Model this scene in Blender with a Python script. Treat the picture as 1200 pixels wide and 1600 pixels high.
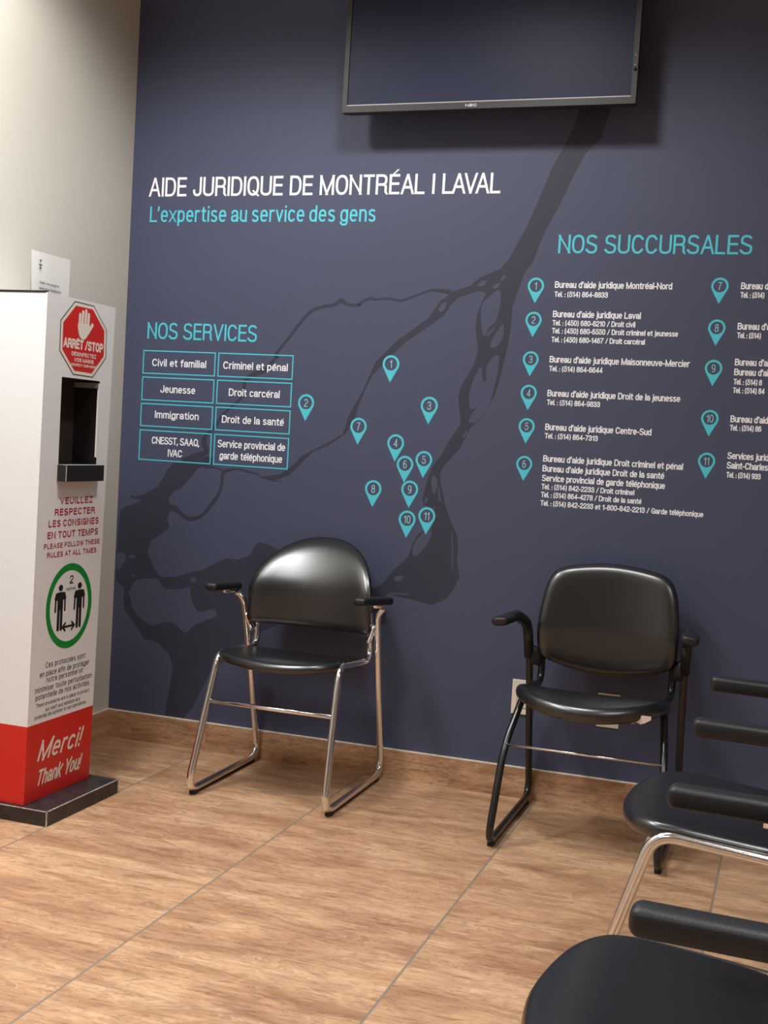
import bpy, bmesh, math, random
from mathutils import Vector, Matrix
from mathutils.geometry import delaunay_2d_cdt
random.seed(7)
SC = bpy.context.scene
COL = SC.collection
for _o in list(bpy.data.objects):
    bpy.data.objects.remove(_o)

# ---------------------------------------------------------------- camera
def make_camera():
    pitch, yaw, roll = math.radians(86.70596218), math.radians(18.58096423), math.radians(3.33815978)
    cam = bpy.data.cameras.new('camera')
    cam.sensor_fit = 'VERTICAL'
    cam.sensor_height = 24.0
    cam.lens = 1913.32 / 1600.0 * 24.0
    cam.clip_start = 0.05
    o = bpy.data.objects.new('camera', cam)
    COL.objects.link(o)
    R = Matrix.Rotation(yaw, 4, 'Z') @ Matrix.Rotation(pitch, 4, 'X') @ Matrix.Rotation(roll, 4, 'Z')
    o.matrix_world = Matrix.Translation((1.35157591, -3.96627458, 1.15412657)) @ R
    SC.camera = o
make_camera()

# ---------------------------------------------------------------- world, lights, exposure
CEIL = 2.93
w = bpy.data.worlds.new('world')
SC.world = w
w.use_nodes = True
w.node_tree.nodes['Background'].inputs[0].default_value = (1.0, 0.96, 0.9, 1)
w.node_tree.nodes['Background'].inputs[1].default_value = 0.05
SC.view_settings.view_transform = 'Standard'
SC.view_settings.look = 'None'
SC.view_settings.gamma = 1
SC.view_settings.use_curve_mapping = False
SC.view_settings.exposure = -0.36

def downlight(x, y, power, col=(1.0, 0.98, 0.955), size=152, blend=0.45, radius=0.13):
    l = bpy.data.lights.new('downlight', 'SPOT')
    l.energy = power
    l.color = col
    l.spot_size = math.radians(size)
    l.spot_blend = blend
    l.shadow_soft_size = radius
    o = bpy.data.objects.new('downlight', l)
    o.location = (x, y, CEIL - 0.03)
    COL.objects.link(o)

def troffer(x, y, sx, sy, power, col=(0.97, 0.985, 1.0), spread=125):
    l = bpy.data.lights.new('troffer', 'AREA')
    l.shape = 'RECTANGLE'
    l.size, l.size_y = sx, sy
    l.energy = power
    l.color = col
    l.spread = math.radians(spread)
    o = bpy.data.objects.new('troffer', l)
    o.location = (x, y, CEIL - 0.02)
    COL.objects.link(o)

downlight(-0.60, -1.22, 130)
downlight(0.36, -1.15, 125)
troffer(-0.62, -2.05, 0.6, 1.2, 40)
troffer(2.10, -2.55, 1.2, 0.6, 36)
troffer(-0.25, -4.60, 1.2, 0.6, 36)
troffer(2.10, -4.60, 1.2, 0.6, 30)

# ---------------------------------------------------------------- materials
def mat(name, col, rough=0.5, metal=0.0, spec=0.5, bump=None, coat=0.0, vary=None, vscale=60):
    m = bpy.data.materials.new(name)
    m.use_nodes = True
    nt = m.node_tree
    b = nt.nodes['Principled BSDF']
    b.inputs['Base Color'].default_value = (*col, 1)
    b.inputs['Roughness'].default_value = rough
    b.inputs['Metallic'].default_value = metal
    b.inputs['Specular IOR Level'].default_value = spec
    b.inputs['Coat Weight'].default_value = coat
    if vary or bump:
        tc = nt.nodes.new('ShaderNodeTexCoord')
        n = nt.nodes.new('ShaderNodeTexNoise')
        n.inputs['Scale'].default_value = vscale
        n.inputs['Detail'].default_value = 4
        nt.links.new(tc.outputs['Object'], n.inputs['Vector'])
        if vary:
            r = nt.nodes.new('ShaderNodeValToRGB')
            r.color_ramp.elements[0].position = 0.3
            r.color_ramp.elements[1].position = 0.7
            r.color_ramp.elements[0].color = (*[c * (1 - vary) for c in col], 1)
            r.color_ramp.elements[1].color = (*[min(1, c * (1 + vary)) for c in col], 1)
            nt.links.new(n.outputs['Fac'], r.inputs['Fac'])
            nt.links.new(r.outputs['Color'], b.inputs['Base Color'])
        if bump:
            bp = nt.nodes.new('ShaderNodeBump')
            bp.inputs['Strength'].default_value = bump
            bp.inputs['Distance'].default_value = 0.002
            nt.links.new(n.outputs['Fac'], bp.inputs['Height'])
            nt.links.new(bp.outputs['Normal'], b.inputs['Normal'])
    return m

WALLBLUE = (0.061, 0.071, 0.126)
M_wall = mat('printed_navy_vinyl', WALLBLUE, 0.62, bump=0.08, vary=0.04, vscale=420, spec=0.35)
M_river = mat('printed_dark_slate', (0.033, 0.036, 0.057), 0.62, bump=0.08, vary=0.04, vscale=420, spec=0.35)
M_cream = mat('cream_eggshell_paint', (0.60, 0.575, 0.51), 0.55, bump=0.12, vscale=260)
M_ceil = mat('white_ceiling_tile', (0.55, 0.55, 0.54), 0.9, bump=0.1, vscale=120)
M_white = mat('white_print', (0.86, 0.88, 0.92), 0.5)
M_cyan = mat('cyan_print', (0.075, 0.55, 0.68), 0.5)
M_pale = mat('pale_cyan_print', (0.30, 0.62, 0.70), 0.5)
M_chrome = mat('polished_chrome', (0.84, 0.84, 0.84), 0.16, metal=1.0)
M_vinyl = mat('black_vinyl_upholstery', (0.007, 0.007, 0.008), 0.29, spec=1.0, bump=0.03, vscale=300)
M_plastic = mat('black_moulded_plastic', (0.012, 0.012, 0.014), 0.42, spec=0.4, bump=0.25, vscale=700)
M_blackmetal = mat('black_painted_steel', (0.009, 0.009, 0.010), 0.25, spec=0.6)
M_rubber = mat('black_rubber', (0.012, 0.011, 0.011), 0.7)
M_kwhite = mat('white_coroplast', (0.80, 0.81, 0.82), 0.45, bump=0.05, vscale=90)
M_red = mat('red_print', (0.62, 0.018, 0.012), 0.4)
M_darkred = mat('crimson_print', (0.42, 0.015, 0.035), 0.45)
M_green = mat('green_print', (0.006, 0.25, 0.03), 0.45)
M_ink = mat('black_ink', (0.012, 0.010, 0.010), 0.5)
M_greyink = mat('grey_ink', (0.06, 0.055, 0.055), 0.5)
M_cream_ink = mat('cream_print', (0.80, 0.74, 0.66), 0.5)
M_kblack = mat('black_foam_board', (0.012, 0.009, 0.009), 0.55)
M_klit = mat('lit_recess_board', (0.030, 0.022, 0.018), 0.6)  # brownish-black recess back, painted paler for the light that reaches it
M_kgrey = mat('grey_board_edge', (0.30, 0.29, 0.28), 0.6)
M_base = mat('black_laminate', (0.022, 0.019, 0.020), 0.42, vary=0.5, vscale=25)
M_worn = mat('worn_pale_edge', (0.45, 0.41, 0.37), 0.7, vary=0.5, vscale=90)
M_paper = mat('white_paper', (0.80, 0.79, 0.75), 0.6)
M_ivory = mat('ivory_plastic', (0.74, 0.70, 0.58), 0.35)
M_slot = mat('outlet_shadow_gap', (0.22, 0.20, 0.16), 0.5)
M_tag = mat('torn_beige_tag', (0.66, 0.55, 0.45), 0.8)
M_bezel = mat('charcoal_bezel', (0.030, 0.030, 0.030), 0.45, spec=0.3)
M_bezel_lip = mat('silver_bezel_lip', (0.30, 0.30, 0.31), 0.35)
M_screen = mat('dark_display_glass', (0.022, 0.026, 0.052), 0.45, spec=0.12)
M_tvblack = mat('black_tv_housing', (0.010, 0.010, 0.011), 0.5)
M_logo = mat('silver_logo_print', (0.5, 0.5, 0.5), 0.4)
M_caulk = mat('pale_tile_edge', (0.74, 0.66, 0.55), 0.55, vary=0.15, vscale=60)

def stone_material(name, is_floor):
    """wood-look slate porcelain: streaks along x, cleft lines, tiles of 0.61 m with grey joints"""
    m = bpy.data.materials.new(name)
    m.use_nodes = True
    nt = m.node_tree
    N, Lk = nt.nodes, nt.links
    b = N['Principled BSDF']
    geo = N.new('ShaderNodeNewGeometry')
    sep = N.new('ShaderNodeSeparateXYZ')
    Lk.new(geo.outputs['Position'], sep.inputs[0])
    def math_(op, a, bb=None, clamp=False):
        n = N.new('ShaderNodeMath'); n.operation = op; n.use_clamp = clamp
        for i, v in enumerate((a, bb)):
            if v is None: continue
            if isinstance(v, (int, float)): n.inputs[i].default_value = v
            else: Lk.new(v, n.inputs[i])
        return n.outputs[0]
    T = 0.6096
    px = math_('DIVIDE', sep.outputs['X'], T if is_floor else T / 2)
    if not is_floor:
        px = math_('ADD', px, 0.42 / 1.0 * 0.0)
    py = math_('DIVIDE', math_('ADD', sep.outputs['Y'], 0.577), T)
    ix, iy = math_('FLOOR', px), math_('FLOOR', py)
    fx, fy = math_('FRACT', px), math_('FRACT', py)
    # joint distances (metres)
    dx = math_('MULTIPLY', math_('MINIMUM', fx, math_('SUBTRACT', 1.0, fx)), T if is_floor else T / 2)
    dy = math_('MULTIPLY', math_('MINIMUM', fy, math_('SUBTRACT', 1.0, fy)), T)
    # per-tile shift
    wn = N.new('ShaderNodeTexWhiteNoise'); wn.noise_dimensions = '2D'
    cmb = N.new('ShaderNodeCombineXYZ')
    Lk.new(ix, cmb.inputs[0])
    if is_floor: Lk.new(iy, cmb.inputs[1])
    Lk.new(cmb.outputs[0], wn.inputs['Vector'])
    sepw = N.new('ShaderNodeSeparateXYZ'); Lk.new(wn.outputs['Color'], sepw.inputs[0])
    vec = N.new('ShaderNodeCombineXYZ')
    Lk.new(math_('ADD', sep.outputs['X'], math_('MULTIPLY', sepw.outputs[0], 9.0)), vec.inputs[0])
    lng = sep.outputs['Y'] if is_floor else sep.outputs['Z']
    Lk.new(math_('ADD', lng, math_('MULTIPLY', sepw.outputs[1], 9.0)), vec.inputs[1])
    def noise(sx, sy, detail, dist=0.0, rough=0.55):
        mp = N.new('ShaderNodeMapping'); mp.inputs['Scale'].default_value = (sx, sy, 1)
        Lk.new(vec.outputs[0], mp.inputs['Vector'])
        n = N.new('ShaderNodeTexNoise'); n.noise_dimensions = '2D'
        n.inputs['Scale'].default_value = 1.0
        n.inputs['Detail'].default_value = detail
        n.inputs['Roughness'].default_value = rough
        n.inputs['Distortion'].default_value = dist
        Lk.new(mp.outputs[0], n.inputs['Vector'])
        return n.outputs['Fac']
    broad = noise(1.8, 9, 4, 0.6)
    streak = noise(12, 75, 8, 0.5, 0.74)
    grain = noise(40, 150, 5, 0.4, 0.72)
    cleft = noise(5.0, 16, 4, 0.5, 0.55)
    def ramp(fac, stops, const=False):
        r = N.new('ShaderNodeValToRGB')
        if const: r.color_ramp.interpolation = 'CONSTANT'
        els = r.color_ramp.elements
        while len(els) < len(stops): els.new(0.5)
        for e, (p, c) in zip(els, stops):
            e.position = p; e.color = (*c, 1)
        Lk.new(fac, r.inputs['Fac'])
        return r.outputs['Color']
    def mix(fac, a, c, mode='MIX'):
        n = N.new('ShaderNodeMix'); n.data_type = 'RGBA'; n.blend_type = mode
        if isinstance(fac, (int, float)): n.inputs[0].default_value = fac
        else: Lk.new(fac, n.inputs[0])
        for i, v in ((6, a), (7, c)):
            if isinstance(v, tuple): n.inputs[i].default_value = (*v, 1)
            else: Lk.new(v, n.inputs[i])
        return n.outputs[2]
    base = ramp(broad, [(0.30, (0.365, 0.200, 0.112)), (0.50, (0.475, 0.280, 0.158)), (0.70, (0.57, 0.36, 0.215))])
    tint = ramp(streak, [(0.36, (0.52, 0.46, 0.43)), (0.47, (0.96, 0.95, 0.94)), (0.54, (1, 1, 1)), (0.66, (1.26, 1.26, 1.24))])
    col = mix(0.6, base, tint, 'MULTIPLY')
    gr = ramp(grain, [(0.34, (0.60, 0.54, 0.50)), (0.43, (1, 1, 1)), (0.62, (1, 1, 1)), (0.70, (1.15, 1.15, 1.15))])
    col = mix(0.75, col, gr, 'MULTIPLY')
    step = ramp(cleft, [(0.0, (0.86, 0.84, 0.83)), (0.43, (0.97, 0.97, 0.97)), (0.50, (1.06, 1.06, 1.06)), (0.565, (0.93, 0.92, 0.91)), (0.64, (1.04, 1.03, 1.02))], True)
    col = mix(1.0, col, step, 'MULTIPLY')
    # cleft ridges: thin dark line next to a thin pale line along a contour of the cleft noise
    def band(f, c0, wd):
        return math_('SUBTRACT', 1.0, math_('DIVIDE', math_('ABSOLUTE', math_('SUBTRACT', f, c0)), wd), True)
    gate = ramp(noise(2.4, 7, 2, 0.2), [(0.42, (0, 0, 0)), (0.62, (1, 1, 1))])
    dark = math_('MULTIPLY', math_('MAXIMUM', band(cleft, 0.428, 0.006), band(cleft, 0.568, 0.006)), gate)
    pale = math_('MULTIPLY', math_('MAXIMUM', band(cleft, 0.440, 0.011), band(cleft, 0.555, 0.010)), gate)
    col = mix(math_('MULTIPLY', pale, 0.26), col, (0.72, 0.52, 0.34))
    col = mix(math_('MULTIPLY', dark, 0.62), col, (0.22, 0.12, 0.065))
    if is_floor:
        jx = math_('LESS_THAN', dx, 0.0031)
        jy = math_('LESS_THAN', dy, 0.0020)
        col = mix(math_('MULTIPLY', jx, 0.92), col, (0.21, 0.18, 0.145))
        col = mix(math_('MULTIPLY', jy, 0.55), col, (0.30, 0.225, 0.16))
        joint = math_('MAXIMUM', jx, math_('MULTIPLY', jy, 0.4))
    else:
        jx = math_('LESS_THAN', dx, 0.0016)
        col = mix(math_('MULTIPLY', jx, 0.5), col, (0.32, 0.24, 0.17))
        # the dark cleft that runs the length of the skirting tiles
        wob = math_('MULTIPLY', math_('SUBTRACT', noise(14, 3, 4, 0.5), 0.5), 0.022)
        zc = math_('ADD', sep.outputs['Z'], wob)
        ln = math_('SUBTRACT', 1.0, math_('DIVIDE', math_('ABSOLUTE', math_('SUBTRACT', zc, 0.066)), 0.0016), True)
        col = mix(math_('MULTIPLY', ln, 0.6), col, (0.17, 0.09, 0.05))
        joint = jx
    Lk.new(col, b.inputs['Base Color'])
    b.inputs['Roughness'].default_value = 0.46
    b.inputs['Specular IOR Level'].default_value = 0.35
    hgt = math_('ADD', math_('MULTIPLY', streak, 0.5), math_('MULTIPLY', ramp(cleft, [(0.425, (0, 0, 0)), (0.44, (0.5, 0.5, 0.5)), (0.555, (0.5, 0.5, 0.5)), (0.572, (1, 1, 1))]), 0.5))
    hgt = math_('SUBTRACT', hgt, joint)
    bp = N.new('ShaderNodeBump'); bp.inputs['Strength'].default_value = 0.30; bp.inputs['Distance'].default_value = 0.003
    Lk.new(hgt, bp.inputs['Height'])
    Lk.new(bp.outputs['Normal'], b.inputs['Normal'])
    return m
M_floor = stone_material('slate_porcelain_floor_tile', True)
M_skirt = stone_material('slate_porcelain_skirting', False)

# ---------------------------------------------------------------- object helpers
def obj(name, me, m, parent=None, smooth=False):
    if isinstance(me, bmesh.types.BMesh):
        bm = me
        me = bpy.data.meshes.new(name)
        bm.normal_update()
        bm.to_mesh(me)
        bm.free()
    o = bpy.data.objects.new(name, me)
    if m is not None:
        me.materials.append(m)
    if smooth:
        for p_ in me.polygons:
            p_.use_smooth = True
    COL.objects.link(o)
    if parent is not None:
        o.parent = parent
    return o

def thing(name, label, cat, loc=(0, 0, 0), rotz=0.0, group=None):
    o = bpy.data.objects.new(name, None)
    o.empty_display_size = 0.1
    COL.objects.link(o)
    o.location = loc
    o.rotation_euler = (0, 0, rotz)
    o['label'] = label
    o['category'] = cat
    if group:
        o['group'] = group
    return o

def struct(name, me, m):
    o = obj(name, me, m)
    o['kind'] = 'structure'
    return o

def box(bm, x0, x1, y0, y1, z0, z1, bevel=0.0):
    r = bmesh.ops.create_cube(bm, size=1.0)
    vs = r['verts']
    for v in vs:
        v.co = Vector(((x0 + x1) / 2 + v.co.x * (x1 - x0), (y0 + y1) / 2 + v.co.y * (y1 - y0), (z0 + z1) / 2 + v.co.z * (z1 - z0)))
    if bevel > 0:
        es = list({e for v in vs for e in v.link_edges})
        bmesh.ops.bevel(bm, geom=es, offset=bevel, segments=3, profile=0.6, affect='EDGES')
    return bm

def new_box(*a, bevel=0.0):
    return box(bmesh.new(), *a, bevel=bevel)

def fillet(pts, rads, n=8):
    pts = [Vector(p_) for p_ in pts]
    out = [pts[0]]
    for i in range(1, len(pts) - 1):
        a, b_, c = pts[i - 1], pts[i], pts[i + 1]
        r = rads[i - 1] if isinstance(rads, (list, tuple)) else rads
        d1, d2 = (a - b_), (c - b_)
        ang = d1.angle(d2)
        t = min(r / max(math.tan(ang / 2), 1e-3), d1.length * 0.49, d2.length * 0.49)
        p1, p2 = b_ + d1.normalized() * t, b_ + d2.normalized() * t
        for k in range(n + 1):
            s = k / n
            out.append((1 - s) ** 2 * p1 + 2 * s * (1 - s) * b_ + s * s * p2)
    out.append(pts[-1])
    return out

def tube(bm, path, r, seg=14, rz=None, up=(1, 0, 0), sq=1.0):
    """sweep an ellipse (r across, rz along the other axis) along a path, closed ends; r may be a list"""
    path = [Vector(p_) for p_ in path]
    n = len(path)
    tang = []
    for i in range(n):
        a = path[max(i - 1, 0)]
        b_ = path[min(i + 1, n - 1)]
        tang.append((b_ - a).normalized())
    u = Vector(up)
    u = (u - tang[0] * u.dot(tang[0])).normalized()
    rings = []
    for i in range(n):
        u = (u - tang[i] * u.dot(tang[i])).normalized()
        v = tang[i].cross(u)
        ra = r[i] if isinstance(r, (list, tuple)) else r
        rb = (rz[i] if isinstance(rz, (list, tuple)) else rz) if rz is not None else ra
        ring = []
        for k in range(seg):
            c_, s_ = math.cos(2 * math.pi * k / seg), math.sin(2 * math.pi * k / seg)
            ring.append(bm.verts.new(path[i] + u * (math.copysign(abs(c_) ** sq, c_) * ra) + v * (math.copysign(abs(s_) ** sq, s_) * rb)))
        rings.append(ring)
    for i in range(n - 1):
        for k in range(seg):
            bm.faces.new((rings[i][k], rings[i][(k + 1) % seg], rings[i + 1][(k + 1) % seg], rings[i + 1][k]))
    bm.faces.new(rings[0][::-1])
    bm.faces.new(rings[-1])
    bmesh.ops.recalc_face_normals(bm, faces=bm.faces[:])
    return bm

def cushion(outline, surf, thick, rim, to3d, inner=(0.0, 0.2, 0.4, 0.6, 0.78, 0.9), cx=0.0, cy=0.0):
    """a rounded slab: outline [(a,b)], surf(a,b) = height of the upper face, to3d(a,b,h)"""
    bm = bmesh.new()
    n = len(outline)
    R = sum(math.hypot(a - cx, b_ - cy) for a, b_ in outline) / n
    prof = []
    K = 6
    for k in range(K + 1):                       # quarter-round to the widest point and back under
        t = math.pi * k / K
        prof.append((1 - (rim / R) * (1 - math.sin(t)), -thick / 2 + thick / 2 * math.cos(t)))
    rings = []
    seq = [(s, 0.0) for s in inner[1:]] + prof + [(s, -thick) for s in inner[:0:-1]]
    for s, dh in seq:
        ring = []
        for a, b_ in outline:
            aa, bb = cx + (a - cx) * s, cy + (b_ - cy) * s
            ring.append(bm.verts.new(to3d(aa, bb, surf(aa, bb) + dh)))
        rings.append(ring)
    top = bm.verts.new(to3d(cx, cy, surf(cx, cy)))
    bot = bm.verts.new(to3d(cx, cy, surf(cx, cy) - thick))
    for k in range(n):
        bm.faces.new((top, rings[0][k], rings[0][(k + 1) % n]))
        bm.faces.new((bot, rings[-1][(k + 1) % n], rings[-1][k]))
    for i in range(len(rings) - 1):
        for k in range(n):
            bm.faces.new((rings[i][k], rings[i + 1][k], rings[i + 1][(k + 1) % n], rings[i][(k + 1) % n]))
    bmesh.ops.recalc_face_normals(bm, faces=bm.faces[:])
    return bm

def catmull(pts, n=6, closed=True):
    out = []
    m = len(pts)
    for i in range(m):
        p0, p1, p2, p3 = pts[(i - 1) % m], pts[i], pts[(i + 1) % m], pts[(i + 2) % m]
        for k in range(n):
            t = k / n
            out.append(tuple(0.5 * (2 * p1[j] + (p2[j] - p0[j]) * t + (2 * p0[j] - 5 * p1[j] + 4 * p2[j] - p3[j]) * t * t + (3 * p1[j] - p0[j] - 3 * p2[j] + p3[j]) * t ** 3) for j in (0, 1)))
    return out

# planes that carry print: f(u, v, offset) -> world point
def back_plane(u, v, off):
    return Vector((u, -off, v))
KX = -0.695
def kiosk_plane(u, v, off):
    return Vector((KX + off, u, v))
def left_plane(u, v, off):
    return Vector((-1.02 + off, u, v))

_layer = [0]
def nudge():
    """printed layers are stacked a few microns apart so that no two lie in exactly the same plane"""
    _layer[0] = (_layer[0] + 1) % 12
    return _layer[0] * 1.2e-5

def flat_poly(bm, pts, plane, off):
    off += nudge()
    vs2 = [Vector((p_[0], p_[1])) for p_ in pts]
    n = len(vs2)
    co, _e, fc, _a, _b, _c = delaunay_2d_cdt(vs2, [(i, (i + 1) % n) for i in range(n)], [list(range(n))], 1, 1e-6)
    vs = [bm.verts.new(plane(c.x, c.y, off)) for c in co]
    for f in fc:
        if len(f) >= 3:
            bm.faces.new([vs[i] for i in f])

def flat_ribbon(bm, pts, plane, off, closed=False, weights=None, wt=0.01, clamp=None):
    off += nudge()
    n = len(pts)
    L, Rr = [], []
    for i in range(n):
        if closed:
            a, c = pts[(i - 1) % n], pts[(i + 1) % n]
        else:
            a, c = pts[max(i - 1, 0)], pts[min(i + 1, n - 1)]
        d1 = Vector((pts[i][0] - a[0], pts[i][1] - a[1]))
        d2 = Vector((c[0] - pts[i][0], c[1] - pts[i][1]))
        if d1.length < 1e-9: d1 = d2
        if d2.length < 1e-9: d2 = d1
        d1.normalize(); d2.normalize()
        t = d1 + d2
        if t.length < 1e-6: t = d1.copy()
        t.normalize()
        nrm = Vector((-t.y, t.x))
        cosb = max(0.45, nrm.dot(Vector((-d1.y, d1.x))))
        h = (weights[i] if weights else wt) / 2 / cosb
        p_ = Vector(pts[i][:2])
        L.append(p_ + nrm * h); Rr.append(p_ - nrm * h)
    if clamp:
        for p_ in L + Rr:
            p_.y = min(max(p_.y, clamp[0]), clamp[1])
    lv = [bm.verts.new(plane(p_.x, p_.y, off)) for p_ in L]
    rv = [bm.verts.new(plane(p_.x, p_.y, off)) for p_ in Rr]
    for i in range(n if closed else n - 1):
        j = (i + 1) % n
        bm.faces.new((lv[i], rv[i], rv[j], lv[j]))

# ---------------------------------------------------------------- lettering: a narrow grotesque drawn as strokes
def A(cx, cy, rx, ry, a0, a1, n=9, e=0.82):
    pts = []
    for k in range(n + 1):
        t = math.radians(a0 + (a1 - a0) * k / n)
        c, s = math.cos(t), math.sin(t)
        pts.append((cx + rx * math.copysign(abs(c) ** e, c), cy + ry * math.copysign(abs(s) ** e, s)))
    return pts
X = 0.71
def bowl(cx, rx, x=X): return A(cx, x / 2, rx, x / 2, 0, 360, 24)[:-1]
O = 'closed'
GL = {}
def G(ch, wdt, *strokes): GL[ch] = (wdt, strokes)
G('A', .58, [(0, 0), (.27, 1)], [(.58, 0), (.31, 1)], [(.09, .32), (.49, .32)])
G('B', .52, [(0, 0), (0, 1)], [(0, 1), (.28, 1)] + A(.28, .76, .20, .24, 90, -90) + [(0, .52)], [(.28, .52)] + A(.30, .26, .22, .26, 90, -90) + [(0, 0)])
G('C', .54, A(.27, .5, .27, .5, 46, 314, 20))
G('D', .55, [(0, 0), (0, 1)], [(0, 1), (.24, 1)] + A(.24, .5, .31, .5, 90, -90, 14) + [(0, 0)])
G('E', .45, [(.45, 1), (0, 1)], [(0, 0), (0, 1)], [(0, 0), (.45, 0)], [(0, .53), (.42, .53)])
G('F', .43, [(.43, 1), (0, 1)], [(0, 0), (0, 1)], [(0, .5), (.38, .5)])
G('G', .56, A(.28, .5, .28, .5, 46, 330, 20) + [(.56, .46), (.30, .46)], [(.56, .46), (.56, 0)])
G('H', .54, [(0, 0), (0, 1)], [(.54, 0), (.54, 1)], [(0, .53), (.54, .53)])
G('I', .0, [(0, 0), (0, 1)])
G('J', .40, [(.40, 1), (.40, .25)] + A(.20, .25, .20, .25, 0, -180, 10))
G('K', .54, [(0, 0), (0, 1)], [(.52, 1), (0, .36)], [(.54, 0), (.18, .58)])
G('L', .42, [(0, 1), (0, 0)], [(0, 0), (.42, 0)])
G('M', .70, [(0, 0), (0, 1)], [(.70, 0), (.70, 1)], [(0, 1), (.35, 0)], [(.70, 1), (.35, 0)])
G('N', .56, [(0, 0), (0, 1)], [(.56, 0), (.56, 1)], [(0, 1), (.56, 0)])
GL['O'] = (.58, (('c', A(.29, .5, .29, .5, 0, 360, 26)[:-1]),))
GL['Q'] = (.58, (('c', A(.29, .5, .29, .5, 0, 360, 26)[:-1]), [(.34, .20), (.58, -.05)]))
G('P', .51, [(0, 0), (0, 1)], [(0, 1), (.27, 1)] + A(.27, .73, .24, .27, 90, -90) + [(0, .46)])
G('R', .54, [(0, 0), (0, 1)], [(0, 1), (.28, 1)] + A(.28, .745, .23, .255, 90, -90) + [(0, .49)], [(.28, .49)] + A(.30, .34, .20, .15, 90, 0, 5) + [(.50, .08), (.54, 0)])
G('S', .51, A(.255, .75, .24, .25, 40, 215, 12) + [(.12, .57), (.40, .44)] + A(.255, .25, .255, .255, 35, -145, 12))
G('T', .50, [(0, 1), (.50, 1)], [(.25, 0), (.25, 1)])
G('U', .54, [(0, 1), (0, .28)] + A(.27, .28, .27, .28, 180, 360, 12) + [(.54, 1)])
G('V', .56, [(0, 1), (.27, 0)], [(.56, 1), (.29, 0)])
G('X', .54, [(0, 1), (.54, 0)], [(.54, 1), (0, 0)])
G('Y', .56, [(0, 1), (.28, .42)], [(.56, 1), (.28, .42)], [(.28, .45), (.28, 0)])
G('Z', .48, [(0, 1), (.48, 1)], [(.48, 1), (0, 0)], [(0, 0), (.48, 0)])
G('W', .86, [(0, 1), (.21, 0)], [(.43, 1), (.21, 0)], [(.43, 1), (.65, 0)], [(.86, 1), (.65, 0)])
G('a', .40, A(.20, .53, .18, .19, 165, 0, 9) + [(.38, .14)] + [(.40, .02)], [(.38, .40), (.20, .36)] + A(.18, .18, .18, .18, 110, 270, 8) + [(.26, .02), (.38, .16)])
GL['b'] = (.40, (('c', bowl(.20, .20)), [(0, 0), (0, 1)]))
G('c', .37, A(.19, .36, .19, .36, 50, 310, 16))
GL['d'] = (.40, (('c', bowl(.20, .20)), [(.40, 0), (.40, 1)]))
G('e', .40, [(.03, .37), (.385, .37)], A(.20, .36, .20, .36, 0, 302, 18))
G('f', .24, [(.26, 1.0)] + A(.22, .84, .11, .16, 90, 180, 5) + [(.11, 0)], [(0, X), (.25, X)])
GL['g'] = (.40, (('c', bowl(.20, .20)), [(.40, X), (.40, -.08)] + A(.20, -.08, .20, .19, 0, -160, 9)))
G('h', .38, [(0, 0), (0, 1)], [(0, .46)] + A(.19, .48, .19, .24, 180, 0, 9) + [(.38, 0)])
G('i', .0, [(0, 0), (0, X)], [(0, .985), (0, 1.0)])
G('j', .06, [(.06, X), (.06, -.16)] + A(-.04, -.16, .10, .11, 0, -90, 4), [(.06, .985), (.06, 1.0)])
G('k', .39, [(0, 0), (0, 1)], [(.37, X), (0, .26)], [(.39, 0), (.14, .42)])
G('l', .0, [(0, 0), (0, 1)])
G('m', .64, [(0, 0), (0, X)], [(0, .50)] + A(.16, .50, .16, .22, 180, 0, 8) + [(.32, 0)], [(.32, .50)] + A(.48, .50, .16, .22, 180, 0, 8) + [(.64, 0)])
G('n', .38, [(0, 0), (0, X)], [(0, .48)] + A(.19, .48, .19, .24, 180, 0, 9) + [(.38, 0)])
GL['o'] = (.41, (('c', bowl(.205, .205)),))
GL['p'] = (.40, (('c', bowl(.20, .20)), [(0, X), (0, -.27)]))
GL['q'] = (.40, (('c', bowl(.20, .20)), [(.40, X), (.40, -.27)]))
G('r', .22, [(0, 0), (0, X)], [(0, .44)] + A(.20, .46, .20, .26, 180, 90, 6) + [(.23, X)])
G('s', .36, A(.18, .54, .165, .18, 48, 205, 9) + [(.08, .42), (.29, .31)] + A(.18, .175, .175, .18, 30, -138, 9))
G('t', .23, [(.10, .92), (.10, .14)] + A(.21, .14, .11, .13, 180, 270, 4) + [(.24, .01)], [(0, X), (.23, X)])
G('u', .38, [(0, X), (0, .24)] + A(.19, .24, .19, .24, 180, 360, 9), [(.38, 0), (.38, X)])
G('v', .38, [(0, X), (.18, 0)], [(.38, X), (.20, 0)])
G('w', .60, [(0, X), (.15, 0)], [(.30, X), (.15, 0)], [(.30, X), (.45, 0)], [(.60, X), (.45, 0)])
G('x', .38, [(0, X), (.38, 0)], [(.38, X), (0, 0)])
G('y', .38, [(0, X), (.19, .02)], [(.38, X), (.16, -.18)] + A(.08, -.18, .08, .08, 0, -90, 4) + [(.02, -.26)])
G('z', .36, [(0, X), (.36, X)], [(.36, X), (0, 0)], [(0, 0), (.36, 0)])
GL['0'] = (.44, (('c', A(.22, .5, .22, .5, 0, 360, 24)[:-1]),))
G('1', .26, [(.0, .76), (.12, .80), (.20, .92), (.22, 1)], [(.22, 0), (.22, 1)])
G('2', .44, A(.22, .72, .22, .28, 170, -25, 11) + [(.03, .18), (0, 0)], [(0, 0), (.44, 0)])
G('3', .44, A(.215, .75, .20, .25, 165, -80, 11) + [(.16, .52)], [(.16, .52)] + A(.215, .26, .225, .265, 80, -165, 11))
G('4', .46, [(.35, 0), (.35, 1)], [(.35, 1), (0, .26)], [(0, .26), (.46, .26)])
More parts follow.
